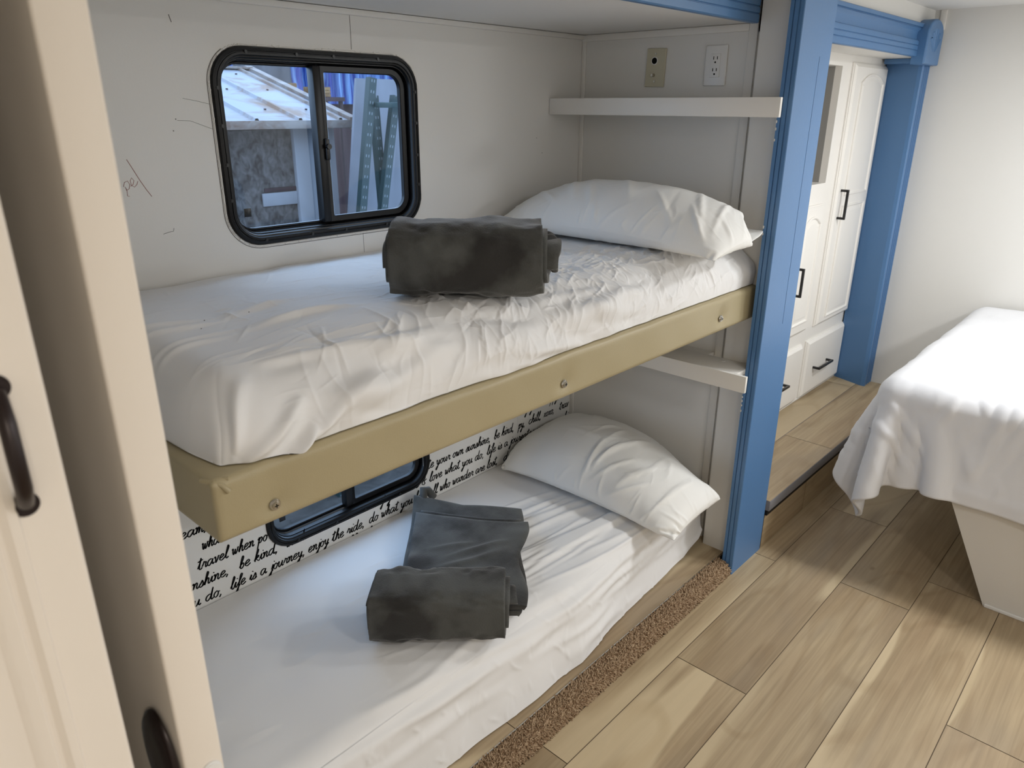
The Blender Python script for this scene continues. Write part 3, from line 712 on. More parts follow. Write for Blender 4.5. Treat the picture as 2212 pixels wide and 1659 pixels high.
# ---------------------------------------------------------------- lower mattress with a loose sheet
def lower_sheet():
    zt = .272
    hx = np.array([.0, .886, 1.119, 1.30, 1.403, 1.495, 1.60, 1.689, 1.85, 2.075, 2.18, 2.26])
    hy = np.array([1.036, 1.036, 1.019, 1.020, 1.012, 1.022, 1.042, 1.052, 1.060, 1.074, 1.080, 1.098])
    hz = np.array([.043, .043, .043, .043, .044, .045, .044, .043, .046, .050, .075, .12])
    xs = np.linspace(.18, 2.214, 430); nt, nf = 150, 80
    yt = np.linspace(1.750, 1.150, nt)
    P = np.zeros((len(xs), nt+nf, 3)); 
    HY = np.interp(xs, hx, hy)+.003*vnoise(xs[:, None], xs[:, None]*0, 9, 21)[:, 0]; HZ = np.interp(xs, hx, hz)
    t = np.linspace(0, 1, nf+1)[1:]
    ease = lambda q: q
    for i, x in enumerate(xs):
        P[i, :, 0] = x; P[i, :nt, 1] = yt; P[i, :nt, 2] = zt
        # bezier over the front edge down to the hem
        p0, p1, p2, p3 = np.array([1.15, zt]), np.array([1.055, zt+.004]), np.array([HY[i]+.030, .19]), np.array([HY[i], HZ[i]])
        c = ((1-t)**3)[:, None]*p0+(3*(1-t)**2*t)[:, None]*p1+(3*(1-t)*t*t)[:, None]*p2+(t**3)[:, None]*p3
        P[i, nt:, 1] = c[:, 0]; P[i, nt:, 2] = c[:, 1]
    X, Yv = P[:, :, 0], P[:, :, 1]
    P[:, :, 2] += .004*vnoise(X, Yv, 3.2, 8)*(P[:, :, 2] > .25)
    seg = np.hypot(np.diff(P[200, :, 1]), np.diff(P[200, :, 2])); V1 = np.concatenate([[0], np.cumsum(seg)])
    U, V = np.meshgrid(xs, V1, indexing='ij')         # V grows from the wall to the hem
    vf = V1[nt]; g = np.random.default_rng(5); S = []
    # long tension folds running along the front, fanning out from the pillow
    for a, b, c_, d, w_, h in ((1.05, vf-.10, 2.1, vf-.015, .014, .011), (1.15, vf-.045, 2.15, vf+.03, .012, .010), (1.25, vf-.16, 2.0, vf-.06, .016, .011), (1.3, vf-.22, 2.0, vf-.11, .013, .009),
                               (.75, vf+.03, 2.1, vf+.075, .016, .010), (.4, vf+.07, 1.6, vf+.10, .018, .007), (1.35, vf-.28, 1.9, vf-.18, .014, .008), (1.42, vf-.36, 1.85, vf-.26, .013, .007), (1.0, vf+.12, 2.1, vf+.15, .014, .007),
                               (1.2, vf-.135, 1.7, vf-.09, .008, .005), (1.25, vf-.19, 1.8, vf-.135, .008, .005), (1.1, vf-.07, 1.8, vf-.03, .008, .005), (1.5, vf-.40, 1.85, vf-.31, .010, .005), (1.3, vf-.01, 2.1, vf+.045, .008, .006)):
        S.append((a, b, c_, d, w_, h, False))
    S += rand_segs(60, (1.1, 1.9), (vf-.35, vf), (.15, .5), (.006, .012), (.0012, .003), (.08, .22), False, g)
    S += rand_segs(70, (.45, 1.3), (vf-.45, vf), (.05, .22), (.005, .010), (.0006, .0018), (-.3, .5), True, g)
    S += rand_segs(50, (1.3, 1.8), (vf-.4, vf-.02), (.03, .10), (.004, .006), (.0008, .0018), (.5, 2.2), True, g)
    S += rand_segs(130, (.4, 2.1), (vf+.05, V1[-1]-.005), (.02, .08), (.004, .007), (.0012, .0034), (.6, 2.4), True, g)
    S += rand_segs(30, (.4, 2.1), (vf+.02, V1[-1]), (.2, .5), (.012, .02), (.003, .006), (-.06, .12), False, g)
    H = creases(U, V, S)+.0010*vnoise(U, V, 15, 9)
    N = normals(P)
    if N[100, 50, 2] < 0: N = -N
    P = P+N*H[:, :, None]
    P[:, :, 2] = np.clip(P[:, :, 2], .0425, .286); P[:, :, 1] = np.minimum(P[:, :, 1], 1.7525)
    return P
lm = MB().box(.2, 2.2, 1.10, 1.745, .0405, .245, .03, 3).build('mattress', M['sheet'])
tag(lm, 'low mattress with a loose white sheet draped to the plank floor', 'mattress')
grid_obj('sheet', lower_sheet(), M['sheet'], lm)

# ---------------------------------------------------------------- position based cloth
def relax(P, rest_u, rest_v, steps, iters, force, collide, pairs=None, damp=.97, bend=.15, normal_force=0, pin=None):
    """list of grids (n,m,3); border of grid 0 and 1 are sewn together when pairs is set"""
    V = [np.zeros_like(p) for p in P]
    def solve(p, a, b, L, k=1.0):
        d = p[b]-p[a]; l = np.linalg.norm(d, axis=-1, keepdims=True)+1e-9
        c = d*(.5*k*(l-L)/l); p[a] += c; p[b] -= c
    sl = slice
    def con(p):
        n, m = p.shape[:2]; dg = math.hypot(rest_u, rest_v)
        for par in (0, 1):
            a = (n-1-par)//2*2+par
            k = (n-par)//2
            solve(p, (sl(par, par+2*k, 2),), (sl(par+1, par+2*k, 2),), rest_u)
            k = (m-par)//2
            solve(p, (sl(None), sl(par, par+2*k, 2)), (sl(None), sl(par+1, par+2*k, 2)), rest_v)
            k = (n-par)//2
            solve(p, (sl(par, par+2*k, 2), sl(0, m-1)), (sl(par+1, par+2*k, 2), sl(1, m)), dg, .5)
            solve(p, (sl(par, par+2*k, 2), sl(1, m)), (sl(par+1, par+2*k, 2), sl(0, m-1)), dg, .5)
        for o in (0, 1, 2, 3):
            k = (n-o-2+3)//4
            A = np.arange(o, n-2, 4)
            if len(A):
                d = p[A+2]-p[A]; l = np.linalg.norm(d, axis=-1, keepdims=True)+1e-9; c = d*(.5*bend*(l-2*rest_u)/l); p[A] += c; p[A+2] -= c
            A = np.arange(o, m-2, 4)
            if len(A):
                d = p[:, A+2]-p[:, A]; l = np.linalg.norm(d, axis=-1, keepdims=True)+1e-9; c = d*(.5*bend*(l-2*rest_v)/l); p[:, A] += c; p[:, A+2] -= c
    def sew():
        a, b = P
        for s in ((0, sl(None)), (-1, sl(None)), (sl(None), 0), (sl(None), -1)):
            q = .5*(a[s]+b[s]); a[s] = q; b[s] = q
    for st in range(steps):
        prev = [p.copy() for p in P]
        for k, p in enumerate(P):
            f = np.array(force)
            V[k] = V[k]*damp+f
            if normal_force:
                nf = normal_force(st) if callable(normal_force) else normal_force
                V[k] += normals(p)*(nf*(1 if k == 0 else -1))
            p += V[k]
        for it in range(iters):
            for p in P: con(p)
            if pairs: sew()
            if pin is not None: pin(P)
            for k, p in enumerate(P): collide(p, prev[k])
        for k, p in enumerate(P): V[k] = p-prev[k]
    return P
def upsample(P, f):
    def one(Q):
        n = Q.shape[0]; E = np.concatenate([2*Q[:1]-Q[1:2], Q, 2*Q[-1:]-Q[-2:-1]]); out = []
        for k in range(f):
            t = k/f; a, b, c, d = E[:-3], E[1:-2], E[2:-1], E[3:]
            out.append(.5*(2*b+(c-a)*t+(2*a-5*b+4*c-d)*t*t+(-a+3*b-3*c+d)*t**3))
        R = np.stack(out, 1).reshape((n-1)*f, *Q.shape[1:]); return np.concatenate([R, Q[-1:]])
    R = one(P); return np.swapaxes(one(np.swapaxes(R, 0, 1).copy()), 0, 1).copy()
def pillow_mesh(name, n, m, L, W, place, collide, press, steps, mt, label, seed, grav=.0006, folds=()):
    g = np.random.default_rng(seed)
    u = np.linspace(-L/2, L/2, n); v = np.linspace(-W/2, W/2, m); U, V = np.meshgrid(u, v, indexing='ij')
    bulge = .03*np.clip((1-(2*U/L)**2)*(1-(2*V/W)**2), 0, 1)**.5+g.normal(0, .0012, U.shape)
    P = [place(U, V, bulge), place(U, V, -bulge)]
    P = relax(P, u[1]-u[0], v[1]-v[0], steps, 7, (0, 0, -grav), collide, True, .93, .06, press)
    R = 4; P = [upsample(p, R) for p in P]; n, m = P[0].shape[:2]
    u = np.linspace(-L/2, L/2, n); v = np.linspace(-W/2, W/2, m); U, V = np.meshgrid(u, v, indexing='ij')
    S = list(folds)
    for k in range(70):          # puckers running in from the seam
        e = g.integers(0, 4); q = g.uniform(-.5, .5); ln_ = g.uniform(.03, .11); sl_ = g.uniform(-.5, .5)
        if e < 2: sg = 1 if e else -1; S.append((q*L, sg*W/2*.995, q*L+sl_*ln_, sg*(W/2-ln_), g.uniform(.004, .008), g.uniform(.001, .0028), False))
        else: sg = 1 if e == 3 else -1; S.append((sg*L/2*.995, q*W, sg*(L/2-ln_), q*W+sl_*ln_, g.uniform(.004, .008), g.uniform(.001, .003), False))
    S += rand_segs(26, (-L*.42, L*.38), (-W*.4, W*.35), (.06, .2), (.006, .012), (.0012, .0032), (0, math.pi), False, g)
    S += rand_segs(40, (-L*.42, L*.38), (-W*.4, W*.35), (.03, .09), (.003, .006), (.0006, .0016), (0, math.pi), True, g)
    edge = np.minimum(np.minimum(U+L/2, L/2-U), np.minimum(V+W/2, W/2-V))
    H = (creases(U, V, S)+.002*vnoise(U+1, V+1, 14, seed))*np.clip(edge/.012, 0, 1)
    P[0] += normals(P[0])*H[:, :, None]; P[1] -= normals(P[1])*(H*.3)[:, :, None]
    for p in P: collide(p, p.copy())
    for s_ in ((0, slice(None)), (-1, slice(None)), (slice(None), 0), (slice(None), -1)): P[1][s_] = P[0][s_]
    T, B = P; verts = []; idx = [np.zeros((n, m), int), np.zeros((n, m), int)]
    for k in (0, 1):
        for i in range(n):
            for j in range(m):
                if k and (i in (0, n-1) or j in (0, m-1)): idx[1][i, j] = idx[0][i, j]; continue
                idx[k][i, j] = len(verts); verts.append(tuple(P[k][i, j]))
    q = []
    for k in (0, 1):
        a = idx[k]; s_ = np.stack([a[:-1, :-1], a[1:, :-1], a[1:, 1:], a[:-1, 1:]], -1).reshape(-1, 4)
        q += (s_ if k == 0 else s_[:, ::-1]).tolist()
    me = bpy.data.meshes.new(name); me.from_pydata(verts, [], q); me.update()
    o = mesh_obj(name, me, mt, None, 180)
    return tag(o, label, 'pillow'), P
def box_collide(floor_z, xmax, ymax, mu=.5, ymin=None, cx=None):
    def f(p, prev):
        p[..., 0] = np.where(p[..., 1] < 1.082, np.minimum(p[..., 0], 2.214), p[..., 0])
        hit = p[..., 2] < floor_z
        p[..., 2] = np.maximum(p[..., 2], floor_z)
        for ax in (0, 1): p[..., ax] = np.where(hit, p[..., ax]*(1-mu)+prev[..., ax]*mu, p[..., ax])
        p[..., 0] = np.minimum(p[..., 0], xmax); p[..., 1] = np.minimum(p[..., 1], ymax)
        if ymin is not None: p[..., 1] = np.maximum(p[..., 1], np.where(p[..., 0] > 2.152, .970, ymin))
    return f
# lower pillow: lies flat, long side along the end wall
def place_low(U, V, b):
    a = math.radians(90+2); c_, s_ = math.cos(a), math.sin(a)
    tilt = math.radians(15)
    v = V*math.cos(tilt)
    return np.stack([2.035+U*c_-v*s_*-1*-1*-1 if False else 2.045-v+U*c_, 1.372+U*s_, .372-V*math.sin(tilt)+b], -1)
plow, _ = pillow_mesh('pillow', 80, 50, .78, .50, place_low, box_collide(.2915, 2.244, 1.735), lambda st: .00128 if st > 4 else .0006, 130, M['pillow'],
    'soft white pillow lying flat on the lower bunk', 3,
    folds=[(-.06, .02, -.03, .17, .010, .008, False), (.01, .03, -.02, .20, .009, .008, False), (-.13, .06, -.05, .19, .009, .006, False), (-.1, -.06, -.04, .10, .012, .006, False), (-.2, .05, -.13, .2, .012, .005, False), (.0, -.08, -.0, .06, .010, .005, False), (-.22, .12, -.12, .22, .008, .005, False), (-.3, .0, -.28, .18, .012, .006, False)])
# upper pillow: squeezed against the end wall, back edge pushed up
def place_up(U, V, b):
    tilt = math.radians(14)
    return np.stack([2.04-V*math.cos(tilt), 1.318+U, 1.268-V*math.sin(tilt)+b], -1)
pup, PU = pillow_mesh('pillow', 84, 52, .815, .53, place_up, box_collide(1.184, 2.248, 1.722, ymin=.915), lambda st: .00128 if st > 4 else .0008, 130, M['pillow'],
    'plump white pillow on the upper bunk below the long shelf', 4,
    folds=[(.30, .1, .16, .2, .010, .006, False), (.22, .02, .10, .18, .012, .005, False), (.12, .08, .02, .22, .011, .005, False), (.05, .0, -.08, .17, .014, .005, False), (-.2, .0, -.33, .22, .010, .007, False), (-.24, .12, -.35, .23, .007, .007, False), (-.28, -.05, -.35, .2, .008, .006, False), (-.12, .1, -.25, .22, .009, .005, False), (.30, -.05, .2, .1, .012, .004, False)])

# pillowcase mouth under the upper pillow, near the post
fl = MB()
g = np.linspace(0, 1, 13)
rows_ = []
for k, t in enumerate(np.linspace(0, 1, 9)):
    rows_.append([Vector((1.955+.190*a, 1.06-.105*t-.010*math.sin(math.pi*a)*t, 1.187+.034*a*a+.005*math.sin(a*9+t*3)*t*a)) for a in g])
fl.loft(rows_, False)
fo = fl.build('pillowcase_flap', M['pillow'], pup, 180)
md = fo.modifiers.new('thick', 'SOLIDIFY'); md.thickness = .004
md = fo.modifiers.new('smooth', 'SUBSURF'); md.levels = 1; md.render_levels = 1

# ---------------------------------------------------------------- fleece blankets
def roll_grid(c, a, nrm, L, hx, hz, turns, thick, ext, seed, expo=3.2, sag=.01, start=math.radians(-25)):
    """rolled blanket: spiral strip with thickness; returns list of vertex grid (loop x stations)"""
    NP = int(70*turns); th = np.linspace(0, 2*math.pi*turns, NP)
    tr = th/(2*math.pi)
    def path(off):
        A = start+th; ex = np.where(np.sin(A) < 0, 2/5.5, 2/expo)
        x = (hx-thick*(tr+.5)+off)*np.sign(np.cos(A))*np.abs(np.cos(A))**ex
        z = (hz-thick*(tr+.5)+off)*np.sign(np.sin(A))*np.abs(np.sin(A))**ex
        return x, z
    xo, zo = path(thick*.47); xi, zi = path(-thick*.47)
    X = np.concatenate([xo, xi[::-1]]); Zc = np.concatenate([zo, zi[::-1]]); T = np.concatenate([tr, tr[::-1]])
    ns = 64; st = np.linspace(-1, 1, ns); G = np.zeros((len(X), ns, 3))
    outer = np.concatenate([(tr < 1.02), np.zeros(NP, bool)]).astype(float)
    U, V = np.meshgrid(np.linspace(0, 1.2, len(X)), st*L/2+3, indexing='ij')
    d = .0035*vnoise(U*3, V, 18, seed)+.0018*vnoise(U*3, V, 45, seed+1)
    end = np.abs(st)**10
    for j, s_ in enumerate(st):
        e = ext*(T/turns)**1.4*(1+.35*np.sin(T*5+seed)) if s_ > 0 else ext*.6*(T/turns)
        al = s_*(L/2)+np.sign(s_)*e*abs(s_)**6
        k = 1+outer*0
        rx = X*(1+.03*math.sin(s_*3+seed)); rz = Zc*(1-.035*end[j]+.02*math.sin(s_*4+seed*2))
        ln = np.hypot(X, Zc)+1e-6
        rx = rx+outer*d[:, j]*X/ln; rz = rz+outer*d[:, j]*Zc/ln*(Zc > -hz*.8)
        zz = c[2]+hz+rz-thick*.72-sag*(1-s_*s_)*(rz > 0)*.4
        zz = np.maximum(zz, c[2])
        G[:, j, 0] = c[0]+a[0]*al+nrm[0]*rx; G[:, j, 1] = c[1]+a[1]*al+nrm[1]*rx; G[:, j, 2] = zz
    return G
def grid_into(bm, G, closed=True, caps=True):
    n, m = G.shape[:2]
    V = [[bm.verts.new(G[i, j]) for j in range(m)] for i in range(n)]
    for i in range(n if closed else n-1):
        for j in range(m-1):
            bm.faces.new((V[i][j], V[(i+1) % n][j], V[(i+1) % n][j+1], V[i][j+1]))
    if caps:
        h = n//2
        for j in (0, m-1):
            for i in range(h-1): bm.faces.new((V[i][j], V[i+1][j], V[n-2-i][j], V[n-1-i][j]))
a_, n_ = Vector((.664, -.748)), Vector((.748, .664))
mid = Vector(((.95+1.156)/2, (1.222+.99)/2))+n_*.086
b = MB(); grid_into(b.bm, roll_grid((mid.x, mid.y, 1.179), a_, n_, .315, .104, .088, 2.6, .021, .04, 3))
# loose outer end folded back at the far side
ro = b.build('blanket', M['fleece'], None, 180)
tag(ro, 'charcoal fleece blanket rolled into a bundle on the upper mattress', 'blanket')
# folded corner pushed out of the right end
cr = MB(); ce = mid+a_*.165+n_*.035
pts = []
for k in range(15):
    t = k/14
    pts.append([Vector((ce.x+a_.x*(.034*math.sin(math.pi*t))+n_.x*(.075*(t-.5)), ce.y+a_.y*(.034*math.sin(math.pi*t))+n_.y*(.075*(t-.5)), 1.205+.088*q+.012*math.sin(3*t+q*2)*(1-q)+.008*math.sin(9*t))) for q in np.linspace(0, 1, 12)])
cr.loft(pts, False); co = cr.build('folded_corner', M['fleece'], ro, 180)
md = co.modifiers.new('thick', 'SOLIDIFY'); md.thickness = .016; md = co.modifiers.new('smooth', 'SUBSURF'); md.levels = 2; md.render_levels = 2

a2, n2 = Vector((.702, -.712)), Vector((.74, .672))
P0 = Vector((.861, 1.278)); c2 = P0+a2*.17+n2*.074
b = MB(); grid_into(b.bm, roll_grid((c2.x, c2.y, .2865), a2, n2, .335, .088, .080, 2.5, .019, .026, 8, 4.2, .004, math.radians(-40)))
bl = b.build('blanket', M['fleece'], None, 180)
tag(bl, 'charcoal fleece blanket half unrolled on the lower mattress', 'blanket')
def layer(name, a0, a1, n0, n1, z0, seed, lift, wob):
    na, nn = 44, 70; A, Nn = np.meshgrid(np.linspace(a0, a1, na), np.linspace(n0, n1, nn), indexing='ij')
    ta, tn = (A-a0)/(a1-a0), (Nn-n0)/(n1-n0)
    A2 = A+wob*np.sin(tn*5+seed)*ta-.022*tn*(1-ta)+.01*np.sin(tn*9)*(ta > .9)
    N2 = Nn+.02*np.sin(ta*3+seed)*tn-.045*ta*tn
    Z = z0+.0035*vnoise(A, Nn, 16, seed)*np.sin(np.clip(tn, 0, 1)*math.pi)**.5
    S = [(a0+.06, n0+.16, a0+.28, n0+.30, .014, .007, False), (a0+.10, n0+.22, a0+.30, n0+.36, .012, .006, False), (a0+.04, n0+.27, a0+.2, n0+.34, .010, .005, False)]
    Z = Z+creases(A, Nn, S)+lift*np.clip(tn-.78, 0, 1)**1.5*12*np.clip(1-ta*2.2, 0, 1)
    e = np.minimum(np.minimum(ta, 1-ta)*(a1-a0), (1-tn)*(n1-n0)); Z -= .006*np.exp(-e/.006)-.004*np.exp(-((e-.012)/.004)**2)*0
    G = np.stack([P0.x+a2.x*A2+n2.x*N2, P0.y+a2.y*A2+n2.y*N2, Z], -1)
    G[:, :, 1] = np.minimum(G[:, :, 1], 1.728)
    o = grid_obj(name, G, M['fleece'], bl)
    md = o.modifiers.new('thick', 'SOLIDIFY'); md.thickness = .015; md.offset = -1
    md = o.modifiers.new('soft', 'BEVEL'); md.width = .006; md.segments = 3; md.limit_method = 'ANGLE'
    return o
layer('lower_layer', .045, .385, .10, .675, .308, 31, .035, .006)
layer('upper_layer', .060, .392, .10, .585, .327, 34, .0, .008)
# rolled hem along the ends
hem = MB()
hem.tube([(P0.x+a2.x*(.045+.34*t)+n2.x*(.585+.018*math.sin(t*3+34)-.045*t), P0.y+a2.y*(.045+.34*t)+n2.y*(.585+.018*math.sin(t*3+34)-.045*t), .3215) for t in np.linspace(.03, .99, 20)], .0075, 8)
hem.build('hem', M['fleece'], bl, 180)
tip = Vector((1.405, 1.700, .345))
tp = MB().tube([tip+Vector((-.03, -.04, -.045)), tip+Vector((-.012, -.012, -.015)), tip+Vector((0, 0, .012)), tip+Vector((.012, -.004, .006)), tip+Vector((.03, -.015, -.025))], .0135, 10).build('curled_corner', M['fleece'], bl, 180)

# ---------------------------------------------------------------- carpet edging along the slide
cpts = [(.9875, .0405), (.975, .0425), (.958, .0415), (.944, .036), (.936, .026), (.933, .012), (.934, .0005)]
cb = MB().loft([[Vector((x, y, z)) for y, z in cpts]+[Vector((x, .984, .0005))] for x in (.145, 2.157)], True, True)
ce_ = cb.build('carpet_edging', M['carpet'], None, 40); tag(ce_, 'strip of brown carpet wrapped over the step below the lower bunk', 'carpet')
g = np.random.default_rng(17); NT = 10000
tt = g.uniform(.05, .98, NT)*(len(cpts)-1); ii = np.minimum(tt.astype(int), len(cpts)-2); ff = (tt-ii)[:, None]
C = np.array(cpts); yz = C[ii]*(1-ff)+C[ii+1]*ff; tg = C[ii+1]-C[ii]; tg /= np.linalg.norm(tg, axis=1, keepdims=True)
nr = np.stack([-tg[:, 1], tg[:, 0]], 1); nr *= np.sign((nr*np.array([-1, .7])).sum(1))[:, None]
xx = np.where(g.random(NT) < .93, g.uniform(.7, 2.156, NT), g.uniform(.15, .7, NT))
base = np.stack([xx, yz[:, 0], yz[:, 1]], 1); nn = np.stack([np.zeros(NT), nr[:, 0], nr[:, 1]], 1)
dirv = nn+g.normal(0, .65, (NT, 3)); dirv /= np.linalg.norm(dirv, axis=1, keepdims=True)
dirv = dirv+nn*.5
e1 = np.cross(dirv, g.normal(0, 1, (NT, 3))); e1 /= np.linalg.norm(e1, axis=1, keepdims=True); e2 = np.cross(dirv, e1); e2 /= np.linalg.norm(e2, axis=1, keepdims=True)
w_ = .0022; ln = g.uniform(.004, .0085, NT)[:, None]
b0 = base-nn*.001
vv = np.stack([b0+e1*w_, b0-e1*w_*.5+e2*w_*.87, b0-e1*w_*.5-e2*w_*.87, b0+dirv*ln+e1*w_*.8, b0+dirv*ln-e1*w_*.4+e2*w_*.7, b0+dirv*ln-e1*w_*.4-e2*w_*.7], 1).reshape(-1, 3)
vv[:, 2] = np.maximum(vv[:, 2], .0008); vv[:, 0] = np.minimum(vv[:, 0], 2.159)
k = np.arange(NT)*6
fs = np.concatenate([np.stack([k+a, k+b_, k+b_+3, k+a+3], 1) for a, b_ in ((0, 1), (1, 2), (2, 0))]).tolist()+np.stack([k+3, k+4, k+5], 1).tolist()
me = bpy.data.meshes.new('pile'); me.from_pydata(vv.tolist(), [], fs); po_ = mesh_obj('pile', me, M['carpet'], ce_, 180); po_['kind'] = 'stuff'
MB().box(.145, 2.157, .986, .9905, .0405, .0445, .001).build('metal_strip', M['steel'], ce_)

# ---------------------------------------------------------------- wardrobe
YW = 1.262
wd = empty('wardrobe', (3.13, YW, .206), 'built in white wardrobe with arched doors, open niche and drawers behind the blue post', 'wardrobe')
nx0, nx1, nz0, nz1 = 2.62, 3.405, 1.252, 1.727
WX1 = jx0+.062
MB().box(2.316, nx0, YW, 1.60, .2065, 1.79).box(nx1, WX1, YW, 1.60, .2065, 1.79).box(nx0, nx1, YW, 1.60, .2065, nz0).box(nx0, nx1, YW, 1.60, nz1, 1.79).build('body', M['cab'], wd)
MB().box(nx0, nx1, 1.585, 1.60, nz0, nz1).build('niche_back', M['niche'], wd)
MB().box(nx1-.0012, nx1-.0002, YW+.03, 1.585, nz0, nz1).build('niche_side', M['niche'], wd)
MB().cyl((3.30, 1.583, 1.29), (0, 1, 0), .006, .004, 10).build('cable_hole', M['hole'], wd)
MB().box(2.316, WX1, YW-.006, YW, .2065, .2135, .001).build('base_trim', M['white'], wd)
def arch_pts(x0, x1, z0, zs, za, y, ins=0, n=16):
    pts = [Vector((x0+ins, y, z0+ins)), Vector((x1-ins, y, z0+ins)), Vector((x1-ins, y, zs-ins*.5))]
    xm, hw = (x0+x1)/2, (x1-x0)/2-ins
    for k in range(1, n):
        t = 1-2*k/n
        pts.append(Vector((xm+hw*t, y, zs+(za-zs)*(1-abs(t)**2.2)-ins)))
    return pts+[Vector((x0+ins, y, zs-ins*.5))]
def panel(x0, x1, z0, zs, za, y, parent):
    rows_ = [(0, .0005), (.001, -.0055), (.005, -.0070), (.008, -.0055), (.012, .0003), (.017, .0003), (.030, -.004), (.032, -.004)]
    return MB().loft([arch_pts(x0, x1, z0, zs, za, y+dy, i) for i, dy in rows_], True, False).poly(arch_pts(x0, x1, z0, zs, za, y-.004, .032)).build('raised_panel', M['cab'], parent, 25)
def door(x0, x1, z0, z1, panels, hx, hz, nm='door'):
    y1, y0 = YW-.0005, YW-.020
    rows_ = [(0, y1), (0, y1-.006), (.005, y1-.008), (.005, y1-.011), (.013, y0+.002), (.016, y0)]
    def rc(i, y): return [Vector((x0+i, y, z0+i)), Vector((x1-i, y, z0+i)), Vector((x1-i, y, z1-i)), Vector((x0+i, y, z1-i))]
    d = MB().loft([rc(i, y) for i, y in rows_], True, False).poly(rc(.016, y0)).poly(rc(0, y1)).build(nm, M['cab'], wd, 25)
    for p in panels: panel(*p, y0, d)
    bar_pull(hx, hz, y0, d)
    return d
def bar_pull(hx, hz, y, d):
    """square bar pull: hx=(x0,x1), hz=(z0,z1); vertical when x0==x1"""
    t = .0052; m = MB()
    if hx[0] == hx[1]:
        x = hx[0]; m.box(x-t, x+t, y-.036, y-.026, hz[0], hz[1], .0008)
        for z in (hz[0], hz[1]-2*t): m.box(x-t, x+t, y-.030, y, z, z+2*t, .0006)
    else:
        z = hz[0]; m.box(hx[0], hx[1], y-.036, y-.026, z-t, z+t, .0008)
        for x in (hx[0], hx[1]-2*t): m.box(x, x+2*t, y-.030, y, z-t, z+t, .0006)
    return m.build('handle', M['black'], d)
door(3.512, WX1-.002, .570, 1.745, [(3.595, 3.88, 1.182, 1.668, 1.706), (3.595, 3.88, .605, 1.138, 1.138)], (3.556, 3.556), (1.080, 1.214))
door(3.125, 3.395, .575, 1.163, [(3.185, 3.362, .630, 1.085, 1.118)], (3.168, 3.168), (.782, .910))
door(3.450, WX1-.002, .216, .508, [], (3.545, 3.725), (.355, .355), 'drawer')
door(2.86, 3.395, .218, .508, [], (3.01, 3.195), (.360, .360), 'drawer')
door(2.34, 2.60, .575, 1.745, [(2.40, 2.54, .63, 1.66, 1.70)], (2.57, 2.57), (1.08, 1.214))
door(2.84, 3.115, .575, 1.163, [(2.88, 3.06, .630, 1.085, 1.118)], (3.085, 3.085), (.782, .910))
door(2.34, 2.83, .218, .508, [], (2.5, 2.68), (.36, .36), 'drawer')

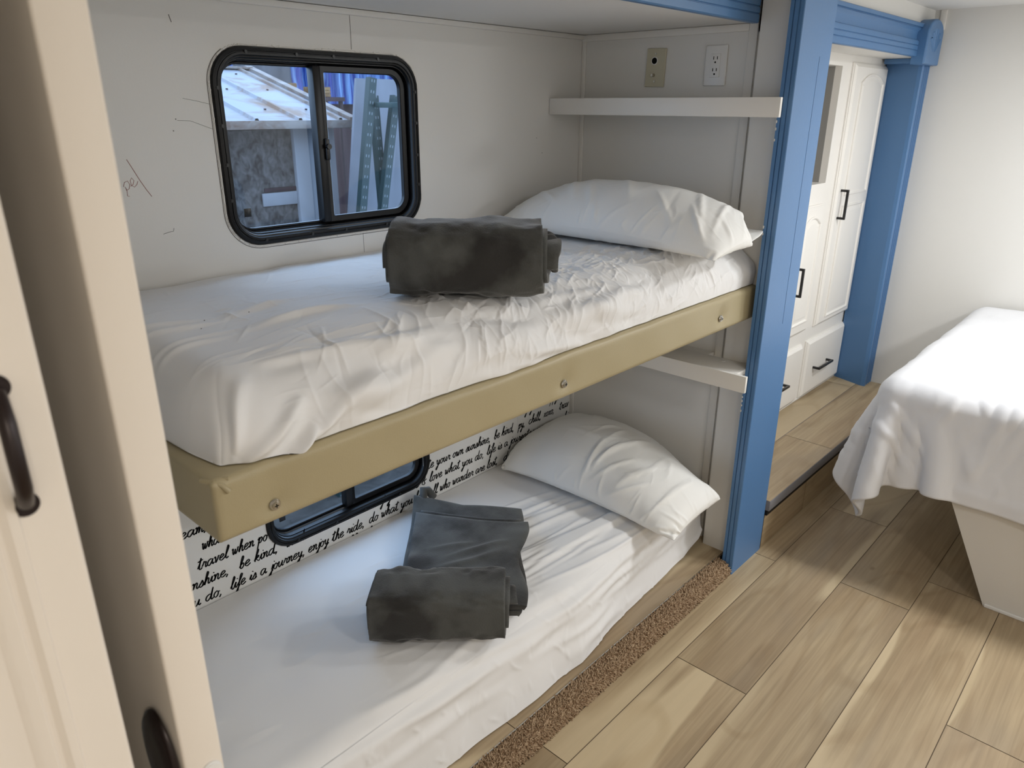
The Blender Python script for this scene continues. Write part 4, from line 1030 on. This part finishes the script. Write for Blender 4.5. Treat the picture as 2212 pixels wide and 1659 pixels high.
# ---------------------------------------------------------------- bed with white duvet
bd = empty('bed', (3.27, -.3, 0), 'white double bed against the right wall on a slanted pedestal', 'bed')
def hexa(xa, xb, pts):
    return MB().loft([[Vector((x, y, z)) for y, z in pts] for x in (xa, xb)], True, True)
hexa(2.578, 3.9, [(.225, 0), (.415, .40), (-1.0, .40), (-1.0, 0)]).build('pedestal', M['bedbase'], bd)
MB().box(2.572, 2.578, -.95, .222, 0, .012, .002).build('base_trim', M['white'], bd)
MB().box(2.60, X_RIGHT-.012, -1.05, .655, .4005, .665, .05, 4).build('mattress', M['sheet'], bd)
def duvet():
    h = .021; xa, xb, ya, yb = 2.325, 3.955, -.62, .905
    nx, ny = int((xb-xa)/h)+1, int((yb-ya)/h)+1
    u = np.linspace(xa, xb, nx); v = np.linspace(ya, yb, ny); U, V = np.meshgrid(u, v, indexing='ij')
    g = np.random.default_rng(2)
    P = np.stack([U, V, .70+g.normal(0, .004, U.shape)+.006*vnoise(U, V, 6, 4)], -1)
    X0, Y1, ZT, R = 2.585, .675, .690, .055
    def col(p, prev):
        x, y, z = p[..., 0], p[..., 1], p[..., 2]
        # rounded mattress edge: signed distance to a rounded box extending to +x and -y
        qx, qy, qz = (X0+R)-x, y-(Y1-R), z-(ZT-R)
        a = np.maximum(qx, 0); b = np.maximum(qy, 0); c = np.maximum(qz, 0)
        l = np.sqrt(a*a+b*b+c*c); inside = np.minimum(np.maximum(np.maximum(qx, qy), qz), 0); d = l+inside-R
        hit = d < 0
        sel_z = hit & (l < 1e-6)
        gx, gy, gz = -a/(l+1e-9), b/(l+1e-9), c/(l+1e-9)
        p[..., 0] = np.where(hit & ~sel_z, x-d*gx, x); p[..., 1] = np.where(hit & ~sel_z, y-d*gy, y); p[..., 2] = np.where(hit & ~sel_z, z-d*gz, z)
        deep = sel_z & (z > ZT-.2)
        p[..., 2] = np.where(deep, ZT, p[..., 2])
        mu = .25
        for ax in (0, 1): p[..., ax] = np.where(hit, p[..., ax]*(1-mu)+prev[..., ax]*mu, p[..., ax])
        low = p[..., 2] < .40
        p[..., 0] = np.where(low & (p[..., 1] < .44), np.minimum(p[..., 0], 2.562), p[..., 0])
        p[..., 2] = np.maximum(p[..., 2], .03)
    def pin(P):
        P[0][-1, :, 0] = np.minimum(P[0][-1, :, 0], 3.955); P[0][:, :, 0] = np.minimum(P[0][:, :, 0], 3.955)
    rest = P[0].copy() if False else None
    Q = relax([P], u[1]-u[0], v[1]-v[0], 190, 8, (0, 0, -.0009), col, None, .97, .30, 0, pin)[0]
    Q = upsample(Q, 3); n, m = Q.shape[:2]
    u = np.linspace(xa, xb, n); v = np.linspace(ya, yb, m); U, V = np.meshgrid(u, v, indexing='ij')
    S = rand_segs(60, (2.33, 2.62), (-.3, .85), (.08, .22), (.009, .015), (.002, .0045), (-.5, .5), False, g)
    S += rand_segs(110, (2.33, 2.75), (-.3, .88), (.04, .13), (.006, .010), (.0015, .004), (-.7, .7), True, g)
    S += rand_segs(90, (2.65, 3.9), (-.2, .66), (.06, .2), (.008, .014), (.001, .0032), (0, math.pi), True, g)
    S += rand_segs(40, (2.45, 3.9), (.62, .88), (.05, .18), (.008, .014), (.0015, .004), (1.0, 2.1), False, g)
    S += [(2.40, .42, 2.66, .60, .012, .006, False), (2.36, .50, 2.62, .66, .010, .007, False), (2.44, .70, 2.64, .66, .010, .006, False), (2.40, .80, 2.62, .69, .010, .005, False)]
    H = creases(U, V, S)+.003*vnoise(U, V, 9, 12)
    N = normals(Q); N = N if N[n-5, m//2, 2] > 0 else -N
    return Q+N*H[:, :, None]
DV = duvet()
do = grid_obj('duvet', DV, M['duvet'])
md = do.modifiers.new('thick', 'SOLIDIFY'); md.thickness = .014; md.offset = 1
tag(do, 'large white duvet draped over the bed corner at right', 'duvet')

# ---------------------------------------------------------------- doors at the left, close to the viewer
da = MB().box(.1797, .2175, .600, .95, .01, 1.955, .003, 3).build('door_1', M['cream']); tag(da, 'cream door standing edge on beside the bunks', 'door', kind='structure')
kp = MB(); kc = Vector((.1797, .642, .936))
for k, (sx, dx) in enumerate(((1, 0), (1, -.004))): pass
kp.loft([[kc+Vector((dx, .038*sc*math.cos(t), .062*sc*math.sin(t))) for t in np.linspace(0, 2*math.pi, 28, endpoint=False)] for sc, dx in ((.8, 0), (1, -.003), (1, -.006), (.9, -.010), (.6, -.012), (.02, -.013))], True, False)
kp.build('oval_pull', M['bronze'], da, 60)
MB().cyl((.2035, .5985, .931), (0, 1, 0), .011, .005, 24, bev=.0015).build('bumper', M['plate'], da)
db = MB().box(-.60, .1288, .555, .577, .01, 1.955, .004, 3).build('door_2', M['cream']); tag(db, 'cream cupboard door with a dark arched handle at the left edge of the view', 'door', kind='structure')
fr_ = MB()
for i, (xa, dy) in enumerate(((.064, .0), (.074, -.0035), (.081, -.0012), (.090, -.004), (.0955, 0))): pass
def frame_loop(i, y): return [Vector(p) for p in ((-.52+i, y, .10+i), (.0955-i, y, .10+i), (.0955-i, y, 1.86-i), (-.52+i, y, 1.86-i))]
fr_.loft([frame_loop(i, .555+dy) for i, dy in ((0, .0002), (.002, -.0035), (.008, -.0045), (.013, -.0015), (.016, -.0015), (.018, -.0035), (.026, -.003), (.032, .0002))], True, False).build('panel_moulding', M['cream'], db, 25)
hp = MB().tube([(.100, .556, 1.384), (.099, .546, 1.381), (.098, .535, 1.366), (.097, .530, 1.343), (.098, .535, 1.320), (.099, .546, 1.304), (.100, .556, 1.301)], .0055, 12)
for z in (1.386, 1.299): hp.cyl((.100, .554, z), (0, 1, 0), .009, .006, 20, bev=.002)
hp.build('handle', M['bronze'], db, 60)

# ================================================================== OUTSIDE THE WINDOW
def streak_mat(name, c1, c2, sx, sy, sz, detail=5, rough=.7, lo=.35, hi=.65, bump=0, metal=0):
    m = mat(name, c1, rough, .3, metal); nt = m.node_tree; p = nt.nodes['Principled BSDF']
    tc = nt.nodes.new('ShaderNodeTexCoord'); mp = nt.nodes.new('ShaderNodeMapping'); mp.inputs['Scale'].default_value = (sx, sy, sz)
    n = nt.nodes.new('ShaderNodeTexNoise'); n.inputs['Scale'].default_value = 1; n.inputs['Detail'].default_value = detail; n.inputs['Roughness'].default_value = .65; n.inputs['Distortion'].default_value = .6
    r = nt.nodes.new('ShaderNodeValToRGB'); r.color_ramp.elements[0].position = lo; r.color_ramp.elements[1].position = hi
    r.color_ramp.elements[0].color = c1; r.color_ramp.elements[1].color = c2
    nt.links.new(tc.outputs['Object'], mp.inputs[0]); nt.links.new(mp.outputs[0], n.inputs[0]); nt.links.new(n.outputs[0], r.inputs[0]); nt.links.new(r.outputs[0], p.inputs['Base Color'])
    if bump:
        b = nt.nodes.new('ShaderNodeBump'); b.inputs['Strength'].default_value = bump; b.inputs['Distance'].default_value = .01
        nt.links.new(n.outputs[0], b.inputs['Height']); nt.links.new(b.outputs[0], p.inputs['Normal'])
    return m
M['gravel'] = streak_mat('gravel', lin(52, 49, 46), lin(72, 69, 66), 9, 9, 9)
M['roof'] = streak_mat('roof_metal', lin(100, 76, 58), lin(122, 124, 130), 1.3, 2.6, 1.2, 5, .5, .33, .45)
M['rust'] = streak_mat('rusty_trim', lin(88, 68, 56), lin(120, 114, 110), 5, 5, 5, 4, .6, .35, .6)
M['osb'] = streak_mat('weathered_board', lin(38, 33, 30), lin(92, 88, 86), 24, 24, 16, 8, .8, .34, .68, .5)
M['shedtrim'] = streak_mat('shed_trim', lin(110, 110, 113), lin(130, 131, 135), 2, 2, 1.2, 3, .6)
M['green'] = streak_mat('green_steel', lin(28, 46, 46), lin(44, 62, 62), 4, 4, 4, 3, .5)
M['sheetboard'] = streak_mat('white_board', lin(88, 90, 95), lin(112, 114, 121), 2, 2, 1, 3, .6)
M['tarp'] = streak_mat('blue_tarp', lin(8, 36, 106), lin(96, 126, 160), 30, 3, 1.2, 4, .45, .42, .66)
M['fence'] = streak_mat('grey_fence', lin(76, 78, 82), lin(98, 100, 104), 2, 2, .6, 3, .7)
M['maroon'] = streak_mat('maroon_fence', lin(38, 24, 28), lin(52, 34, 38), 8, 2, 1, 3, .7)
M['rawwood'] = streak_mat('raw_wood', lin(90, 60, 32), lin(124, 98, 62), 3, 20, 20, 4, .7)
GZ = -.85
gd = MB().box(-6, 9, 1.90, 12, GZ-.1, GZ).build('ground', M['gravel']); tag(gd, 'bare grey yard outside the bunk windows', 'ground', kind='structure')
# garden shed
shed = empty('garden_shed', (1.2, 5.2, GZ), 'low weathered shed with a rusty white metal roof outside the window', 'shed')
EX, EY, EZ, SL, RY_ = 3.0, 4.17, 1.475, .27, 5.42
MB().box(-1.4, 2.94, 4.36, 6.5, GZ, 1.42).build('wall', M['osb'], shed)
MB().box(2.645, 2.75, 4.325, 4.362, GZ, 1.47, .004).build('corner_board', M['shedtrim'], shed)
MB().box(2.75, 2.955, 4.335, 4.41, GZ, 1.47, .004).build('corner_board', M['shedtrim'], shed)
MB().box(2.94, 2.96, 4.41, 6.4, GZ, 1.45).build('side_wall', M['shedtrim'], shed)
MB().box(2.40, 2.645, 4.345, 4.36, .965, 1.045, .003).build('patch_board', M['shedtrim'], shed)
MB().box(2.42, 2.645, 4.350, 4.36, 1.05, 1.075, .003).build('dark_slot', M['maroon'], shed)
rf = MB()
def rz(y): return EZ+SL*(min(y, RY_)-EY)-SL*max(0, y-RY_)
rf.loft([[Vector((x, y, rz(y)+dz)) for y, dz in ((EY, 0), (RY_, 0), (6.7, 0), (6.7, -.03), (RY_, -.03), (EY, -.03))] for x in (-1.6, EX)], True, True)
roof = rf.build('roof', M['roof'], shed, 25)
for k in range(16):
    x = EX-.10-.29*k
    MB().loft([[Vector((x-.016, y, rz(y)+.0)), Vector((x-.008, y, rz(y)+.016)), Vector((x+.008, y, rz(y)+.016)), Vector((x+.016, y, rz(y)+.0))] for y in (EY, RY_)], False).build('roof_rib', M['rust'] if k % 3 == 0 else M['roof'], roof)
MB().loft([[Vector((EX-.035, y, rz(y)+.022)), Vector((EX+.02, y, rz(y)+.022)), Vector((EX+.02, y, rz(y)-.05)), Vector((EX-.035, y, rz(y)-.05))] for y in (EY-.01, RY_, 6.71)], True, True).build('rake_trim', M['rust'], shed)
MB().box(-1.6, EX+.02, EY-.012, EY+.02, EZ-.045, EZ+.004, .004).build('eave_trim', M['rust'], shed)
MB().box(-1.6, EX, RY_-.06, RY_+.06, rz(RY_)-.005, rz(RY_)+.012, .004).build('ridge_cap', M['rust'], shed)
for k in range(9):
    for yy in (4.4, 4.85, 5.25):
        MB().cyl((EX-.2-.29*k, yy, rz(yy)+.003), (0, 0, 1), .008, .008, 8).build('roof_screw', M['maroon'], roof)
# storage rack frame leaning boards behind it
def punched_mat():
    m = mat('punched_green_steel', lin(48, 74, 74), .5, .4); nt = m.node_tree; p = nt.nodes['Principled BSDF']
    tc = nt.nodes.new('ShaderNodeTexCoord'); sp = nt.nodes.new('ShaderNodeSeparateXYZ'); nt.links.new(tc.outputs['Object'], sp.inputs[0])
    def mth(op, a, b=None):
        n = nt.nodes.new('ShaderNodeMath'); n.operation = op
        for k, v in enumerate((a, b)):
            if v is None: continue
            if isinstance(v, (int, float)): n.inputs[k].default_value = v
            else: nt.links.new(v, n.inputs[k])
        return n.outputs[0]
    fz = mth('LESS_THAN', mth('FRACT', mth('MULTIPLY', sp.outputs[2], 1/.06)), .26)
    fx = mth('LESS_THAN', mth('ABSOLUTE', mth('SUBTRACT', mth('ABSOLUTE', sp.outputs[0]), .009)), .0032)
    f = mth('MULTIPLY', fz, fx)
    x = nt.nodes.new('ShaderNodeMix'); x.data_type = 'RGBA'; x.inputs[6].default_value = lin(28, 46, 46); x.inputs[7].default_value = lin(96, 104, 108)
    nt.links.new(f, x.inputs[0]); nt.links.new(x.outputs[2], p.inputs['Base Color']); return m
M['punched'] = punched_mat()
def upright(p, q, label, wdt=.05):
    p, q = Vector(p), Vector(q); L = (q-p).length; h = wdt/2
    prof = [(-h, .02), (-h, -.02), (h, -.02), (h, .02), (h-.004, .02), (h-.004, -.016), (-h+.004, -.016), (-h+.004, .02)]
    o = MB().loft([[Vector((a, c, t)) for a, c in prof] for t in (0, L)], True, True).build('rack_upright', M['punched'])
    o.location = p; o.rotation_mode = 'QUATERNION'; o.rotation_quaternion = Vector((0, 0, 1)).rotation_difference(q-p)
    return tag(o, label, 'rack post', 'green steel rack posts outside')
up1 = upright((2.38, 3.74, GZ), (2.834, 3.74, 1.715), 'green punched rack post nearest the shed, leaning right')
upright((3.03, 3.86, GZ), (2.93, 3.86, 1.62), 'second green punched rack post, leaning left behind the first')
upright((2.52, 3.80, GZ), (3.05, 3.80, 1.62), 'third green punched rack post, by the right edge of the window glass')
MB().box(.02, .8, -.06, -.024, -.015, .015, .003, 2, Matrix.Translation((0, 0, 2.455)) @ Matrix.Rotation(math.radians(-10), 4, 'Y')).build('cross_bar', M['green'], up1).location = (0, 0, 0)
for k, (xa, xb, ta, y, lab) in enumerate(((2.50, 2.84, .41, 3.97, 'pale board leaning beside the shed corner'), (2.78, 3.40, .41, 4.03, 'wide pale board leaning behind the green posts'))):
    m = MB().loft([[Vector((xa+ta*t, y+z*.02, GZ+2.57*t)), Vector((xb+ta*t, y+z*.02, GZ+2.57*t)), Vector((xb+ta*t, y+.02+z*.02, GZ+2.57*t)), Vector((xa+ta*t, y+.02+z*.02, GZ+2.57*t))] for t, z in ((0, 0), (1, 1))], True, True).build('leaning_board', M['sheetboard'])
    tag(m, lab, 'board')
# fences, tarps, crate
def wavy(name, x0, x1, y, z0, z1, mt, amp, per, seed):
    xs = np.linspace(x0, x1, int((x1-x0)/per*8)+2); g = np.random.default_rng(seed); zs = np.linspace(z0, z1, 12)
    X, Zg = np.meshgrid(xs, zs, indexing='ij')
    Yg = y+amp*np.sin(X/per*2*math.pi+.6*np.sin(Zg*3+seed))+amp*.5*vnoise(X+9, Zg+9, 6, seed)
    P = np.concatenate([np.stack([X, Yg, Zg], -1), np.stack([X, Yg+.02, Zg], -1)[::-1]])
    return grid_obj(name, P, mt, closed_u=True, smooth=180)
o = wavy('tarp', 4.35, 6.2, 7.0, 1.58, 2.5, M['tarp'], .03, .12, 3); tag(o, 'large crinkled blue tarp hung over the maroon fence', 'tarp')
o = wavy('tarp', 3.0, 4.02, 7.6, 1.3, 2.6, M['tarp'], .03, .13, 5); tag(o, 'blue tarp beyond the shed ridge at the upper left of the window', 'tarp')
o = wavy('fence', 3.95, 6.5, 8.2, GZ, 2.6, M['fence'], .012, .25, 7); tag(o, 'tall grey fence beyond the shed', 'fence')
o = wavy('fence', 3.9, 6.5, 7.1, GZ, 1.60, M['maroon'], .012, .16, 9); tag(o, 'dark maroon fence below the blue tarp', 'fence')
cr_ = empty('storage_frame', (3.75, 6.1, GZ), 'dark slim storage frame behind the shed roof carrying wooden crates', 'storage frame')
MB().box(3.42, 4.2, 5.95, 6.25, 1.60, 1.635).build('shelf', M['maroon'], cr_)
for x in (3.44, 4.16):
    for y in (5.97, 6.21): MB().box(x, x+.03, y, y+.03, GZ, 1.60).build('leg', M['maroon'], cr_)
def crate(x0, x1, z0, z1, lab):
    r = empty('crate', ((x0+x1)/2, 6.1, z0), lab, 'crate', 'wooden crates behind the shed')
    n = 3; h = (z1-z0)/n
    for k in range(n): MB().box(x0, x1, 6.02, 6.03, z0+k*h+.003, z0+(k+1)*h-.003).build('slat', M['rawwood'], r)
    MB().box(x0, x0+.015, 6.03, 6.18, z0, z1).box(x1-.015, x1, 6.03, 6.18, z0, z1).box(x0, x1, 6.18, 6.19, z0, z1).box(x0, x1, 6.03, 6.18, z0, z0+.01).build('box', M['rawwood'], r)
crate(3.54, 3.76, 1.636, 1.745, 'small raw wood crate left of the window bar')
crate(3.93, 4.10, 1.636, 1.72, 'small raw wood crate right of the window bar')
